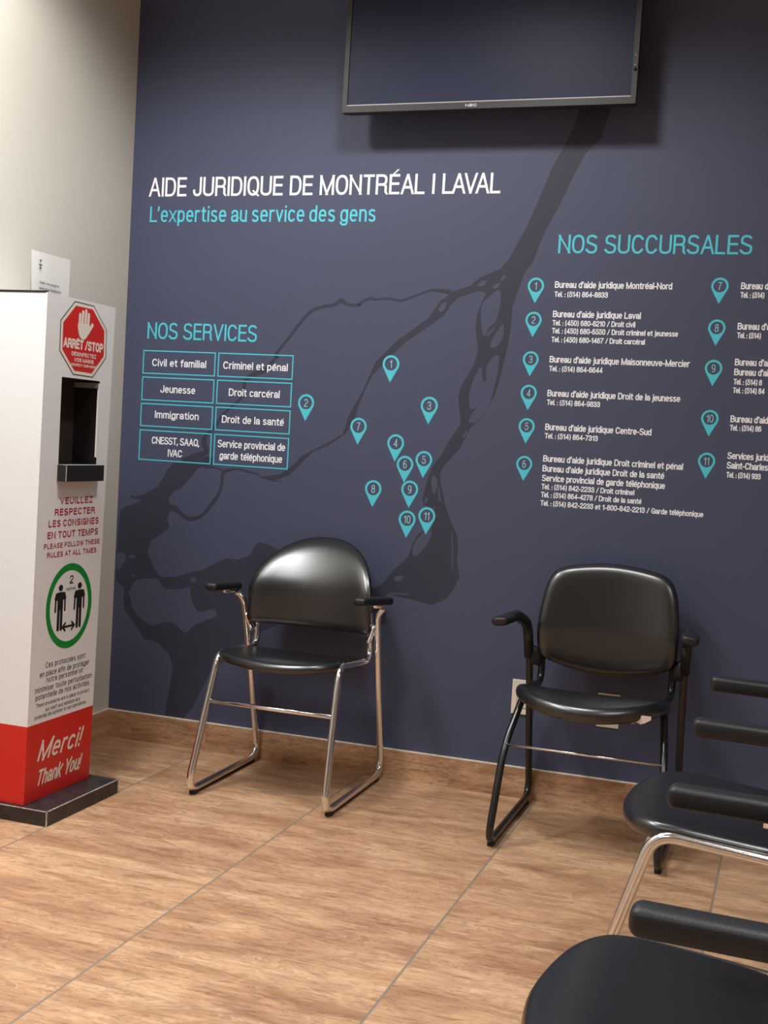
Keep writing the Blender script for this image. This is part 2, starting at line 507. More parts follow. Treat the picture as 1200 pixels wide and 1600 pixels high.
G('5', .44, [(.42, 1), (.07, 1)], [(.07, 1), (.03, .47)] + A(.21, .32, .23, .33, 130, -160, 12))
GL['6'] = (.44, (A(.23, .66, .21, .34, 55, 178, 8) + [(.015, .34)], ('c', A(.225, .31, .215, .31, 0, 360, 22)[:-1])))
G('7', .44, [(0, 1), (.44, 1)], [(.44, 1), (.22, .50), (.14, 0)])
GL['8'] = (.44, (('c', A(.22, .765, .19, .235, 0, 360, 18)[:-1]), ('c', A(.22, .265, .22, .265, 0, 360, 20)[:-1])))
GL['9'] = (.44, (A(.21, .34, .21, .34, 235, 358, 8) + [(.425, .66)], ('c', A(.215, .69, .215, .31, 0, 360, 22)[:-1])))
G('.', .0, [(0, -.01), (0, .01)])
G(',', .0, [(0, .06), (0, -.02), (-.03, -.14)])
G(':', .0, [(0, -.01), (0, .01)], [(0, .50), (0, .52)])
G('!', .0, [(0, 1), (0, .32)], [(0, -.01), (0, .01)])
G('’', .03, [(.03, 1), (.03, .88), (0, .78)])
G('-', .22, [(0, .36), (.22, .36)])
G('/', .30, [(0, 0), (.30, 1)])
G('|', .0, [(0, 0), (0, 1)])
G('(', .14, A(.16, .42, .16, .62, 118, 242, 9))
G(')', .14, A(-.02, .42, .16, .62, 62, -62, 9))
def accent(base, kind, top):
    wdt, st = GL[base]
    m_ = wdt / 2
    if kind == 'acute': extra = [(m_ - .03, top + .10), (m_ + .10, top + .27)]
    elif kind == 'grave': extra = [(m_ + .03, top + .10), (m_ - .10, top + .27)]
    else: extra = [(m_ - .13, top + .10), (m_, top + .24), (m_ + .13, top + .10)]
    return (wdt, tuple(st) + (extra,))
GL['É'] = accent('E', 'acute', 1.0)
GL['Ê'] = accent('E', 'circ', 1.0)
GL['é'] = accent('e', 'acute', X)
GL['è'] = accent('e', 'grave', X)

KERN = {'LA': -0.10, 'AV': -0.15, 'VA': -0.15, 'AL': -0.04, 'LL': -0.03, 'AT': -0.08, 'TE': -0.04, 'L’': -0.10, 'Te': -0.06, 'Yo': -0.06}

def lettering(bm, txt, u0, u1, base, cap, plane, off, weight=0.14, gap=0.22, shear=0.0, sx=None, space=0.33):
    """draws txt between u0 and u1 (outer edges) with cap height `cap`; returns the horizontal scale used"""
    wt = weight * cap
    # lay out in cap units
    xs, x = [], 0.0
    prev = ''
    for ch in txt:
        if ch == ' ':
            x += space
            prev = ''
            continue
        x += KERN.get(prev + ch, 0.0)
        prev = ch
        xs.append((ch, x))
        x += GL[ch][0] + gap
    total = x - gap
    if u1 is not None:
        sx = (u1 - u0 - wt - shear * cap) / max(total, 1e-6)
    ccap = cap - wt
    for ch, x0 in xs:
        for st in GL[ch][1]:
            closed = isinstance(st, tuple) and st[0] == 'c'
            pts = st[1] if closed else st
            q = [(u0 + wt / 2 + (x0 + px_) * sx, base + wt / 2 + py_ * ccap) for px_, py_ in pts]
            q2 = [q[0]]
            for c in q[1:]:
                if math.hypot(c[0] - q2[-1][0], c[1] - q2[-1][1]) > wt * 0.05:
                    q2.append(c)
            q = q2 if len(q2) > 1 else q
            if not closed:
                def ext(a, b_):
                    dxx, dyy = a[0] - b_[0], a[1] - b_[1]
                    l_ = math.hypot(dxx, dyy) or 1
                    k = wt * 0.5 / max(abs(dyy) / l_, abs(dxx) / l_)
                    if abs(dyy) > abs(dxx):
                        k += wt * 0.5 * abs(dxx) / abs(dyy)
                    return (a[0] + dxx / l_ * k, a[1] + dyy / l_ * k)
                q = [ext(q[0], q[1])] + q[1:-1] + [ext(q[-1], q[-2])] if len(q) > 1 else q
            ys_ = [py_ for _px, py_ in pts]
            clamp = None if shear else (base + min(ys_) * ccap, base + wt + max(ys_) * ccap)
            if shear:
                q = [(a + (b_ - base) * shear, b_) for a, b_ in q]
            flat_ribbon(bm, q, plane, off, closed=closed, wt=wt, clamp=clamp)
    return sx
TITLE=[('heading', 'AIDE JURIDIQUE DE MONTRÉAL | LAVAL', -0.9483, 0.3558, 1.9883, 0.0676), ('tagline', 'L’expertise au service des gens', -0.9408, -0.0733, 1.8971, 0.0562)]
SERV=[('heading', 'NOS SERVICES', -0.9285, -0.4917, 1.4773, 0.0592)]
BOXES=[((-0.9397, 1.3519, -0.6505, 1.4337), [('lettering', 'Civil et familial', -0.9033, -0.6849, 1.3786, 0.0287)]), ((-0.6365, 1.3519, -0.3492, 1.4337), [('lettering', 'Criminel et pénal', -0.6172, -0.3673, 1.3787, 0.0295)]), ((-0.9397, 1.2552, -0.6505, 1.3375), [('lettering', 'Jeunesse', -0.8647, -0.7235, 1.2839, 0.0277)]), ((-0.6365, 1.2552, -0.3492, 1.3375), [('lettering', 'Droit carcéral', -0.59, -0.3925, 1.2838, 0.0286)]), ((-0.9397, 1.1605, -0.6505, 1.2413), [('lettering', 'Immigration', -0.8824, -0.7045, 1.1908, 0.0267)]), ((-0.6365, 1.1605, -0.3492, 1.2413), [('lettering', 'Droit de la santé', -0.612, -0.371, 1.1873, 0.0282)]), ((-0.9397, 1.0374, -0.6505, 1.1445), [('lettering', 'CNESST, SAAQ,', -0.89, -0.6971, 1.0966, 0.0253), ('lettering', 'IVAC', -0.8221, -0.7641, 1.0533, 0.0252)]), ((-0.6365, 1.0374, -0.3492, 1.1445), [('lettering', 'Service provincial de', -0.6235, -0.3606, 1.0995, 0.0243), ('lettering', 'garde téléphonique', -0.614, -0.3699, 1.0574, 0.0233)])]
MAP_PINS=[(1, 0.0125, 1.4177, 0.063), (2, -0.2911, 1.2722, 0.0637), (3, 0.1571, 1.283, 0.0634), (4, 0.046, 1.1507, 0.0633), (5, 0.1495, 1.1002, 0.062), (6, 0.0836, 1.0802, 0.0622), (7, -0.0919, 1.2002, 0.0629), (8, -0.0254, 0.9897, 0.0629), (9, 0.1057, 0.9967, 0.0633), (10, 0.1027, 0.8943, 0.0633), (11, 0.1717, 0.9109, 0.0631)]
DIR_PINS=[(1, 0.495, 1.6885, 0.0566), (2, 0.4945, 1.578, 0.0561), (3, 0.4937, 1.4497, 0.0556), (4, 0.4942, 1.3399, 0.0565), (5, 0.4944, 1.2305, 0.0566), (6, 0.4946, 1.1068, 0.0561), (7, 1.0759, 1.6963, 0.0554), (8, 1.0757, 1.5667, 0.0556), (9, 1.0749, 1.4414, 0.0558), (10, 1.0748, 1.2848, 0.0561), (11, 1.0744, 1.1514, 0.0556)]
DIR_HEAD=[('heading', 'NOS SUCCURSALES', 0.5604, 1.1641, 1.7944, 0.0597)]
ENTRIES=[[('lettering', 'Bureau d’aide juridique Montréal-Nord', 0.5574, 0.9308, 1.6833, 0.0212), ('lettering', 'Tel. : (514) 864-8833', 0.5574, 0.7311, 1.6541, 0.0177)], [('lettering', 'Bureau d’aide juridique Laval', 0.5572, 0.8398, 1.5886, 0.0212), ('lettering', 'Tel. : (450) 680-6210 / Droit civil', 0.5572, 0.8241, 1.5619, 0.0177), ('lettering', 'Tel. : (450) 680-6550 / Droit criminel et jeunesse', 0.5572, 0.9591, 1.5361, 0.0177), ('lettering', 'Tel. : (450) 680-1467 / Droit carcéral', 0.5572, 0.8581, 1.5078, 0.0177)], [('lettering', 'Bureau d’aide juridique Maisonneuve-Mercier', 0.5562, 1.0016, 1.4419, 0.0212), ('lettering', 'Tel. : (514) 864-6644', 0.5562, 0.7303, 1.4135, 0.0177)], [('lettering', 'Bureau d’aide juridique Droit de la jeunesse', 0.5561, 0.9804, 1.3319, 0.0212), ('lettering', 'Tel. : (514) 864-9833', 0.5561, 0.7299, 1.3039, 0.0177)], [('lettering', 'Bureau d’aide juridique Centre-Sud', 0.5563, 0.8983, 1.222, 0.0212), ('lettering', 'Tel. : (514) 864-7313', 0.5563, 0.7301, 1.1946, 0.0177)], [('lettering', 'Bureau d’aide juridique Droit criminel et pénal', 0.5564, 1.0037, 1.1186, 0.0212), ('lettering', 'Bureau d’aide juridique Droit de la santé', 0.5564, 0.9477, 1.0862, 0.0212), ('lettering', 'Service provincial de garde téléphonique', 0.5564, 0.9526, 1.0549, 0.0212), ('lettering', 'Tel. : (514) 842-2233 / Droit criminel', 0.5564, 0.8581, 1.0284, 0.0177), ('lettering', 'Tel. : (514) 864-4278 / Droit de la santé', 0.5564, 0.8826, 1.002, 0.0177), ('lettering', 'Tel. : (514) 842-2233 et 1-800-842-2213 / Garde téléphonique', 0.5564, 1.0766, 0.9745, 0.0177)], [('lettering', 'Bureau d’aide juridique', 1.139, None, 1.6876, 0.0212), ('lettering', 'Tel. : (514)', 1.139, None, 1.6614, 0.0177)], [('lettering', 'Bureau d’aide juridique', 1.1379, None, 1.5634, 0.0212), ('lettering', 'Tel. : (514)', 1.1379, None, 1.5371, 0.0177)], [('lettering', 'Bureau d’aide juridique', 1.1377, None, 1.4526, 0.0212), ('lettering', 'Bureau d’aide juridique', 1.1377, None, 1.4221, 0.0212), ('lettering', 'Tel. : (514) 8', 1.1377, None, 1.3936, 0.0177), ('lettering', 'Tel. : (514) 84', 1.1377, None, 1.3672, 0.0177)], [('lettering', 'Bureau d’aide juridique', 1.137, None, 1.2767, 0.0212), ('lettering', 'Tel. : (514) 86', 1.137, None, 1.2509, 0.0177)], [('lettering', 'Services juridiques', 1.1365, None, 1.1621, 0.0212), ('lettering', 'Saint-Charles', 1.1365, None, 1.132, 0.0212), ('lettering', 'Tel. : (514) 933', 1.1365, None, 1.104, 0.0177)]]
KTEXT={'stop': [('lettering', 'ARRÊT /STOP', -0.8849, -0.6715, 1.3737, 0.0284), ('lettering', 'DÉSINFECTEZ', -0.841, -0.7085, 1.3531, 0.0117), ('lettering', 'VOS MAINS', -0.826, -0.7208, 1.3362, 0.0116), ('lettering', 'DISINFECT YOUR HANDS', -0.8425, -0.7044, 1.3231, 0.008)], 'rules': [('lettering', 'VEUILLEZ', -0.8659, -0.6914, 0.9142, 0.0206), ('lettering', 'RESPECTER', -0.891, -0.6765, 0.881, 0.0205), ('lettering', 'LES CONSIGNES', -0.9194, -0.6524, 0.8481, 0.0206), ('lettering', 'EN TOUT TEMPS', -0.9231, -0.6533, 0.8144, 0.0206), ('lettering', 'PLEASE FOLLOW THESE', -0.9382, -0.6418, 0.7855, 0.0153), ('lettering', 'RULES AT ALL TIMES', -0.9212, -0.6582, 0.7588, 0.0158)], 'proto': [('lettering', 'Ces protocoles sont', -0.9045, -0.6935, 0.4337, 0.0169), ('lettering', 'en place afin de protéger', -0.9316, -0.6697, 0.4092, 0.0168), ('lettering', 'notre personnel et', -0.8964, -0.7043, 0.389, 0.0169), ('lettering', 'minimiser toute perturbation', -0.9521, -0.6516, 0.3652, 0.0167), ('lettering', 'potentielle de nos activités.', -0.9484, -0.6608, 0.3436, 0.0168), ('lettering', 'These procedures are in place to protect', -0.9449, -0.6621, 0.3222, 0.0114), ('lettering', 'our staff and minimize any', -0.8967, -0.7134, 0.3036, 0.0116), ('lettering', 'potential disruptions to our operations.', -0.9481, -0.6765, 0.2877, 0.0115)], 'dist': [('lettering', '2', -0.797, -0.7775, 0.6729, 0.0253), ('lettering', 'mètres', -0.8151, -0.7638, 0.6526, 0.0116)], 'merci': [('lettering', 'Merci!', -0.928, -0.6816, 0.1601, 0.0579), ('lettering', 'Thank You!', -0.9301, -0.6837, 0.0862, 0.0465)]}
RIVER=[(0.6102,2.2944),(0.5909,2.2141),(0.5642,2.1488),(0.5227,2.0679),(0.4782,1.9452),(0.4462,1.8679),(0.3988,1.7742),(0.374,1.7427),(0.3023,1.7117),(0.2723,1.6845),(0.2095,1.6644),(0.1868,1.6409),(0.1761,1.6387),(0.1381,1.5782),(0.0269,1.495),(-0.0439,1.4219),(-0.0816,1.3288),(-0.1307,1.2344),(-0.1489,1.1716),(-0.2239,1.1262),(-0.3002,1.0853),(-0.3213,1.0579),(-0.3759,1.0177),(-0.4425,1.0043),(-0.4552,1.0091),(-0.4485,0.9994),(-0.3924,0.9906),(-0.3534,0.9965),(-0.3975,0.9942),(-0.3415,1.0146),(-0.288,1.0703),(-0.2562,1.1035),(-0.2017,1.1274),(-0.1379,1.1722),(-0.1081,1.2252),(-0.0968,1.2714),(-0.0748,1.328),(-0.0525,1.3764),(0.0184,1.4499),(0.0573,1.4903),(0.1359,1.5469),(0.1902,1.5869),(0.2122,1.6221),(0.2348,1.6456),(0.305,1.6698),(0.3292,1.6625),(0.3156,1.6279),(0.3022,1.5894),(0.3012,1.5435),(0.3136,1.4748),(0.3047,1.4284),(0.2617,1.3497),(0.2557,1.3185),(0.2696,1.2262),(0.2293,1.1619),(0.2116,1.1219),(0.1816,1.081),(0.1677,1.0409),(0.1548,0.9849),(0.1522,0.9611),(0.1614,0.946),(0.1986,0.9409),(0.1903,0.9167),(0.1913,0.8616),(0.1707,0.8639),(0.1468,0.8502),(0.1282,0.817),(0.1147,0.7683),(0.0637,0.7161),(0.0249,0.6645),(-0.103,0.5925),(-0.0976,0.5034),(0.0488,0.5298),(0.0435,0.6342),(0.0605,0.6318),(0.1194,0.6255),(0.2113,0.6106),(0.2585,0.6389),(0.2808,0.6725),(0.2984,0.7134),(0.2869,0.7673),(0.2874,0.8222),(0.2814,0.8531),(0.2537,0.9057),(0.2346,0.9513),(0.219,1.005),(0.2079,1.0513),(0.2184,1.0793),(0.2746,1.1489),(0.3026,1.2124),(0.3473,1.2609),(0.3788,1.3238),(0.3915,1.3703),(0.4032,1.4319),(0.412,1.4779),(0.4197,1.5389),(0.422,1.6224),(0.438,1.6756),(0.4538,1.7287),(0.46,1.7384),(0.4796,1.7645),(0.4927,1.8059),(0.515,1.8679),(0.5382,1.9141),(0.5567,1.9499),(0.588,2.0262),(0.6105,2.0767),(0.6287,2.1119),(0.6766,2.1614),(0.7084,2.291)]
LAKE=[(-0.6654,1.0633),(-0.7049,1.0459),(-0.7992,1.0298),(-0.8219,1.0052),(-0.8312,0.9862),(-0.8564,0.9416),(-0.9103,0.9102),(-0.9517,0.8981),(-0.9697,0.9061),(-0.9639,0.891),(-0.9197,0.8892),(-0.9263,0.8825),(-0.9779,0.8621),(-1.0068,0.8476),(-1.013,0.766),(-1.0136,0.6994),(-1.0129,0.5826),(-0.9762,0.5599),(-0.9774,0.5159),(-0.972,0.4789),(-0.9195,0.4216),(-0.8819,0.3756),(-0.847,0.3762),(-0.8187,0.3668),(-0.7752,0.3312),(-0.7591,0.2896),(-0.7689,0.2139),(-0.7849,0.0996),(-0.7861,0.0838),(-0.7101,0.0844),(-0.7012,0.1104),(-0.6693,0.1516),(-0.6086,0.2823),(-0.5323,0.3583),(-0.4827,0.394),(-0.4597,0.4311),(-0.2677,0.5311),(-0.0512,0.5194),(-0.0579,0.6303),(-0.2782,0.7112),(-0.3789,0.757),(-0.4108,0.7687),(-0.4436,0.772),(-0.4621,0.7525),(-0.4705,0.7277),(-0.4864,0.7173),(-0.5251,0.702),(-0.5651,0.7046),(-0.6302,0.6716),(-0.6562,0.654),(-0.6963,0.6443),(-0.7633,0.6199),(-0.8249,0.6124),(-0.8541,0.6395),(-0.8851,0.6988),(-0.8736,0.743),(-0.82,0.7782),(-0.8004,0.7982),(-0.8124,0.828),(-0.8034,0.8532),(-0.7833,0.862),(-0.7556,0.8567),(-0.7772,0.8766),(-0.8051,0.8838),(-0.8095,0.9018),(-0.7903,0.9277),(-0.7603,0.9419),(-0.7284,0.9806),(-0.6966,1.0191),(-0.6435,1.0314),(-0.6383,1.0589)]
ISLANDS=[[(-0.9541,0.5432),(-0.9284,0.5893),(-0.8592,0.605),(-0.8311,0.5982),(-0.816,0.5749),(-0.7882,0.5713),(-0.7403,0.5758),(-0.7203,0.5839),(-0.7067,0.5851),(-0.7016,0.5549),(-0.6861,0.5196),(-0.6682,0.503),(-0.6478,0.502),(-0.6215,0.5138),(-0.6012,0.5127),(-0.5967,0.4918),(-0.646,0.4684),(-0.6854,0.4459),(-0.7048,0.4254),(-0.725,0.4202),(-0.7538,0.445),(-0.7817,0.4514),(-0.8159,0.4448),(-0.85,0.4319),(-0.8856,0.4438),(-0.9145,0.4596),(-0.9371,0.4886),(-0.9458,0.519)],[(-1.0109,0.6819),(-0.9827,0.6843),(-0.9735,0.6695),(-0.9878,0.6464),(-1.0063,0.6197)],[(-0.9626,0.6785),(-0.9474,0.6842),(-0.9366,0.6789),(-0.9467,0.6699),(-0.9594,0.6707)],[(-0.9476,0.6075),(-0.9408,0.6119),(-0.9329,0.6088),(-0.9403,0.6019)],[(-0.7051,0.619),(-0.6917,0.6221),(-0.6812,0.6151),(-0.6874,0.6053),(-0.7011,0.6071)],[(-0.4942,0.39),(-0.4757,0.4132),(-0.4502,0.4281),(-0.4479,0.389)],[(0.1492,0.8385),(0.1709,0.86),(0.1916,0.8577),(0.1887,0.8378),(0.1741,0.809),(0.1551,0.7836),(0.1393,0.7728),(0.1299,0.7775),(0.1312,0.8094)],[(0.1876,1.05),(0.1989,1.039),(0.2018,1.0195),(0.197,0.9918),(0.189,0.9889),(0.182,1.0104),(0.181,1.0378)],[(0.2059,1.0198),(0.2109,1.0045),(0.2182,0.9658),(0.211,0.9637),(0.206,0.9924)],[(0.2603,0.867),(0.2684,0.8285),(0.2739,0.7427),(0.2706,0.7424),(0.2648,0.8204)],[(0.0694,0.6926),(0.0897,0.7008),(0.1026,0.6956),(0.0867,0.6822),(0.0726,0.6809)],[(0.0518,0.6374),(0.0768,0.6405),(0.1226,0.6417),(0.1212,0.6376),(0.0771,0.635),(0.0521,0.6326)],[(0.3381,1.6474),(0.3603,1.6684),(0.3759,1.6709),(0.38,1.6444),(0.3762,1.6063),(0.3669,1.568),(0.3461,1.5484),(0.3344,1.5214),(0.3257,1.5326),(0.3175,1.5745),(0.3166,1.6127),(0.3267,1.6396)],[(0.3948,1.5611),(0.3965,1.5231),(0.3812,1.4922),(0.3644,1.484),(0.3545,1.4914),(0.368,1.5261),(0.3801,1.5455)],[(0.3679,1.5528),(0.3513,1.5409),(0.3397,1.5253),(0.3461,1.5232),(0.3609,1.5389)],[(0.3817,1.4601),(0.3873,1.4466),(0.3856,1.4007),(0.3768,1.3544),(0.368,1.308),(0.3507,1.2688),(0.3249,1.2383),(0.3093,1.2321),(0.2977,1.2384),(0.3068,1.2706),(0.296,1.2894),(0.2947,1.3356),(0.3076,1.3824),(0.3276,1.4177),(0.3367,1.3758),(0.3477,1.3762),(0.3468,1.4146),(0.3556,1.4378),(0.3686,1.4559)],[(0.2997,1.6903),(0.3108,1.7026),(0.3249,1.7044),(0.3286,1.6968),(0.3159,1.6852),(0.3025,1.6842)],[(0.3515,1.6834),(0.3664,1.6958),(0.3744,1.6936),(0.3674,1.6806),(0.355,1.6774)],[(0.3771,1.7126),(0.3882,1.7219),(0.3904,1.7128),(0.38,1.7036)],[(0.1956,1.6287),(0.1928,1.6102),(0.179,1.5975),(0.1697,1.6043),(0.1798,1.6238)],[(0.2949,1.2081),(0.2919,1.1925),(0.2805,1.1818),(0.2836,1.1959)],[(0.1638,0.9738),(0.1722,0.9704),(0.1666,0.9543),(0.16,0.9554)]]
NW=[(0.2096,1.6629,0.017),(0.1607,1.669,0.0106),(0.1284,1.6654,0.0085),(0.0805,1.6475,0.0085),(0.032,1.6319,0.0096),(-0.01,1.6389,0.0085),(-0.0556,1.6342,0.0085),(-0.0785,1.6377,0.0096),(-0.1096,1.6214,0.0106),(-0.1154,1.6151,0.0117),(-0.1536,1.6144,0.0106),(-0.1819,1.6281,0.016),(-0.2063,1.6133,0.0128),(-0.2633,1.6019,0.0117),(-0.3065,1.5753,0.0117),(-0.3695,1.496,0.0106),(-0.414,1.4384,0.0106),(-0.41,1.4299,0.0106),(-0.43,1.4084,0.0128),(-0.4549,1.3783,0.0149),(-0.4917,1.3657,0.0192),(-0.5279,1.3389,0.0149),(-0.5317,1.3093,0.0128),(-0.5381,1.2796,0.0106),(-0.6082,1.2172,0.0106),(-0.6334,1.1763,0.0106),(-0.67,1.1396,0.0128),(-0.6797,1.1142,0.0192),(-0.6667,1.08,0.0192),(-0.7101,1.06,0.0256),(-0.7591,1.0345,0.0341)]
LOOP=[(-0.4554,1.0114,0.0053),(-0.5183,1.0222,0.0064),(-0.5436,1.0252,0.0075),(-0.5933,1.0118,0.0128),(-0.599,0.977,0.0106),(-0.6081,0.9362,0.0128),(-0.6374,0.8903,0.0149),(-0.6736,0.8496,0.0128),(-0.7217,0.8332,0.017),(-0.7671,0.8554,0.0128),(-0.811,0.8697,0.0128)]
LOOP2=[(-0.5933,1.0118,0.0085),(-0.6116,1.0209,0.0064),(-0.6386,1.0262,0.0064),(-0.6703,1.0219,0.0085)]
CURL=[(0.2983, 1.2547), (0.3147, 1.2733), (0.3245, 1.293), (0.3141, 1.2825), (0.2985, 1.2756)]
# ================================================================ the room
XR, YF = 4.6, -6.8
XL = -1.02
struct('floor', new_box(XL - 0.15, XR + 0.15, YF - 0.15, 0.15, -0.1, 0.0), M_floor)
struct('ceiling', new_box(XL - 0.15, XR + 0.15, YF - 0.15, 0.15, CEIL, CEIL + 0.1), M_ceil)
struct('wall_back', new_box(XL - 0.15, XR + 0.15, 0.0, 0.15, 0.0, CEIL), M_wall)
struct('wall_left', new_box(XL - 0.15, XL, YF, 0.0, 0.0, CEIL), M_cream)
struct('wall_right', new_box(XR, XR + 0.15, YF, 0.0, 0.0, CEIL), M_cream)
struct('wall_front', new_box(XL - 0.15, XR + 0.15, YF - 0.15, YF, 0.0, CEIL), M_cream)

def skirting(name, along_back):
    bm = bmesh.new()
    if along_back:
        box(bm, XL, XR, -0.010, 0.0, 0.0, 0.1000)
    else:
        box(bm, XL, XL + 0.010, YF, -0.010, 0.0, 0.1000)
    o = struct(name, bm, M_skirt)
    bm = bmesh.new()
    if along_back:
        box(bm, XL, XR, -0.0104, 0.0, 0.1000, 0.1035)
    else:
        box(bm, XL, XL + 0.0104, YF, -0.0104, 0.1000, 0.1035)
    obj('top_edge', bm, M_caulk, o)
skirting('baseboard_back', True)
skirting('baseboard_left', False)

# ================================================================ printed mural on the back wall
OFF = 0.0003
t = thing('wall_title', 'large white and cyan heading lettered on the navy wall below the television', 'wall lettering', (-0.30, 0, 1.88))
def local(o, root):
    """keep world coordinates of a mesh built in place while parenting it to a root"""
    o.matrix_parent_inverse = Matrix.Translation(root.location).inverted()
    return o
for (nm, txt, u0, u1, b_, cap), wgt, m in zip(TITLE, (0.125, 0.12), (M_white, M_cyan)):
    bm = bmesh.new()
    lettering(bm, txt, u0, u1, b_, cap, back_plane, OFF * 2, weight=wgt, space=0.33 if nm == 'heading' else 0.24, gap=0.22 if nm == 'heading' else 0.24)
    local(obj(nm + '_lettering', bm, m, t), t)

# --- river map
t = thing('river_map', 'dark river map with eleven numbered cyan pins printed across the middle of the navy wall', 'wall map', (0.10, 0, 1.20))
bm = bmesh.new()
flat_poly(bm, RIVER, back_plane, OFF * 0.5)
flat_poly(bm, LAKE, back_plane, OFF * 0.5)
for rb in (NW, LOOP, LOOP2):
    sm = []
    for i in range(len(rb) - 1):
        p0, p1, p2, p3 = rb[max(i - 1, 0)], rb[i], rb[i + 1], rb[min(i + 2, len(rb) - 1)]
        for k in range(4):
            s = k / 4
            sm.append(tuple(0.5 * (2 * p1[j] + (p2[j] - p0[j]) * s + (2 * p0[j] - 5 * p1[j] + 4 * p2[j] - p3[j]) * s * s + (3 * p1[j] - p0[j] - 3 * p2[j] + p3[j]) * s ** 3) for j in range(3)))
    sm.append(rb[-1])
    flat_ribbon(bm, sm, back_plane, OFF * 0.5, weights=[q[2] for q in sm])
local(obj('river', bm, M_river, t), t)
for isl in ISLANDS:
    bm = bmesh.new()
    flat_poly(bm, catmull(isl, 4), back_plane, OFF)
    local(obj('island', bm, M_wall, t), t)
bm = bmesh.new()
flat_poly(bm, CURL, back_plane, OFF * 1.3)
local(obj('sandbar', bm, M_river, t), t)

def map_pin(root, n, x, zc, h, m=None):
    r = h * 0.475 * 1.0
    ri = r * 0.74
    # outline: circle with a straight-sided point
    tip = zc - h
    ang = math.acos(min(1, r / h)) * 0.93
    a0 = -math.pi / 2 + ang
    pts = [(x, tip)]
    K = 30
    for k in range(K + 1):
        a = a0 + (2 * math.pi - 2 * ang) * k / K
        pts.append((x + r * math.cos(a), zc + r * math.sin(a)))
    bm = bmesh.new()
    # ring and point, with the round window left open
    outer = pts[1:]
    inner = [(x + ri * math.cos(a0 + (2 * math.pi - 2 * ang) * k / K), zc + ri * math.sin(a0 + (2 * math.pi - 2 * ang) * k / K)) for k in range(K + 1)]
    off = OFF * 2 + nudge()
    ov = [bm.verts.new(back_plane(u, v, off)) for u, v in outer]
    iv = [bm.verts.new(back_plane(u, v, off)) for u, v in inner]
    for k in range(K):
        bm.faces.new((ov[k], ov[k + 1], iv[k + 1], iv[k]))
    low = [(x + ri * math.cos(-math.pi / 2 - ang + 2 * ang * k / 10), zc + ri * math.sin(-math.pi / 2 - ang + 2 * ang * k / 10)) for k in range(11)]
    tipv = bm.verts.new(back_plane(x, tip, off))
    lv = [iv[-1]] + [bm.verts.new(back_plane(u, v, off)) for u, v in low[1:-1]] + [iv[0]]
    for k in range(10):
        bm.faces.new((lv[k], lv[k + 1], tipv))
    bm.faces.new((ov[-1], iv[-1], tipv))
    bm.faces.new((iv[0], ov[0], tipv))
    pin = local(obj('map_pin', bm, M_cyan, root), root)
    bm = bmesh.new()
    s = str(n)
    cap = r * 0.92
    gap = 0.20
    sx = cap * 0.86
    wdt = (sum(GL[c][0] for c in s) + gap * (len(s) - 1)) * sx + 0.10 * cap
    lettering(bm, s, x - wdt / 2, None, zc - cap / 2, cap, back_plane, OFF * 3, weight=0.10, gap=gap, sx=sx)
    o = obj('numeral', bm, M_pale, pin)
    o.matrix_parent_inverse = Matrix.Translation(root.location).inverted() @ Matrix.Translation(root.location)
    return pin
for p_ in sorted(MAP_PINS, key=lambda q: q[0]):
    map_pin(t, *p_)

# --- services panel
t = thing('services_panel', 'cyan heading over eight outlined service boxes printed on the navy wall left of the pins', 'wall lettering', (-0.64, 0, 1.25))
nm, txt, u0, u1, b_, cap = SERV[0]
bm = bmesh.new()
lettering(bm, txt, u0, u1, b_, cap, back_plane, OFF * 2, weight=0.118)
local(obj('heading', bm, M_cyan, t), t)
for (x0, z0, x1, z1), lines in BOXES:
    bm = bmesh.new()
    lw = 0.0042
    for q in (((x0, z0), (x1, z0)), ((x0, z1), (x1, z1)), ((x0, z0), (x0, z1)), ((x1, z0), (x1, z1))):
        (a, c), (b2, d2) = q
        if a == b2:
            pts = [(a - lw / 2, c), (a + lw / 2, c), (a + lw / 2, d2), (a - lw / 2, d2)]
        else:
            pts = [(a - lw / 2, c - lw / 2), (b2 + lw / 2, c - lw / 2), (b2 + lw / 2, c + lw / 2), (a - lw / 2, c + lw / 2)]
        flat_poly(bm, pts, back_plane, OFF * 2)
    bo = local(obj('service_box', bm, M_cyan, t), t)
    bm = bmesh.new()
    for nm, txt, u0, u1, b_, cap in lines:
        lettering(bm, txt, u0, u1, b_, 0.0266, back_plane, OFF * 2, weight=0.155)
    obj('lettering', bm, M_white, bo)

# --- branch directory
t = thing('branch_directory', 'cyan heading, numbered pins and white branch phone lines printed on the right of the wall', 'wall lettering', (0.80, 0, 1.35))
nm, txt, u0, u1, b_, cap = DIR_HEAD[0]
bm = bmesh.new()
lettering(bm, txt, u0, u1, b_, cap, back_plane, OFF * 2, weight=0.118)
local(obj('heading', bm, M_cyan, t), t)
for p_ in DIR_PINS:
    map_pin(t, *p_)
for ent in ENTRIES:
    bm = bmesh.new()
    for nm, txt, u0, u1, b_, cap in ent:
        big = not txt.startswith('Tel')
        lettering(bm, txt, u0, u1, b_, cap, back_plane, OFF * 2, weight=0.165 if big else 0.17, gap=0.21, sx=cap * (0.86 if big else 0.80))
    local(obj('branch_entry', bm, M_white, t), t)

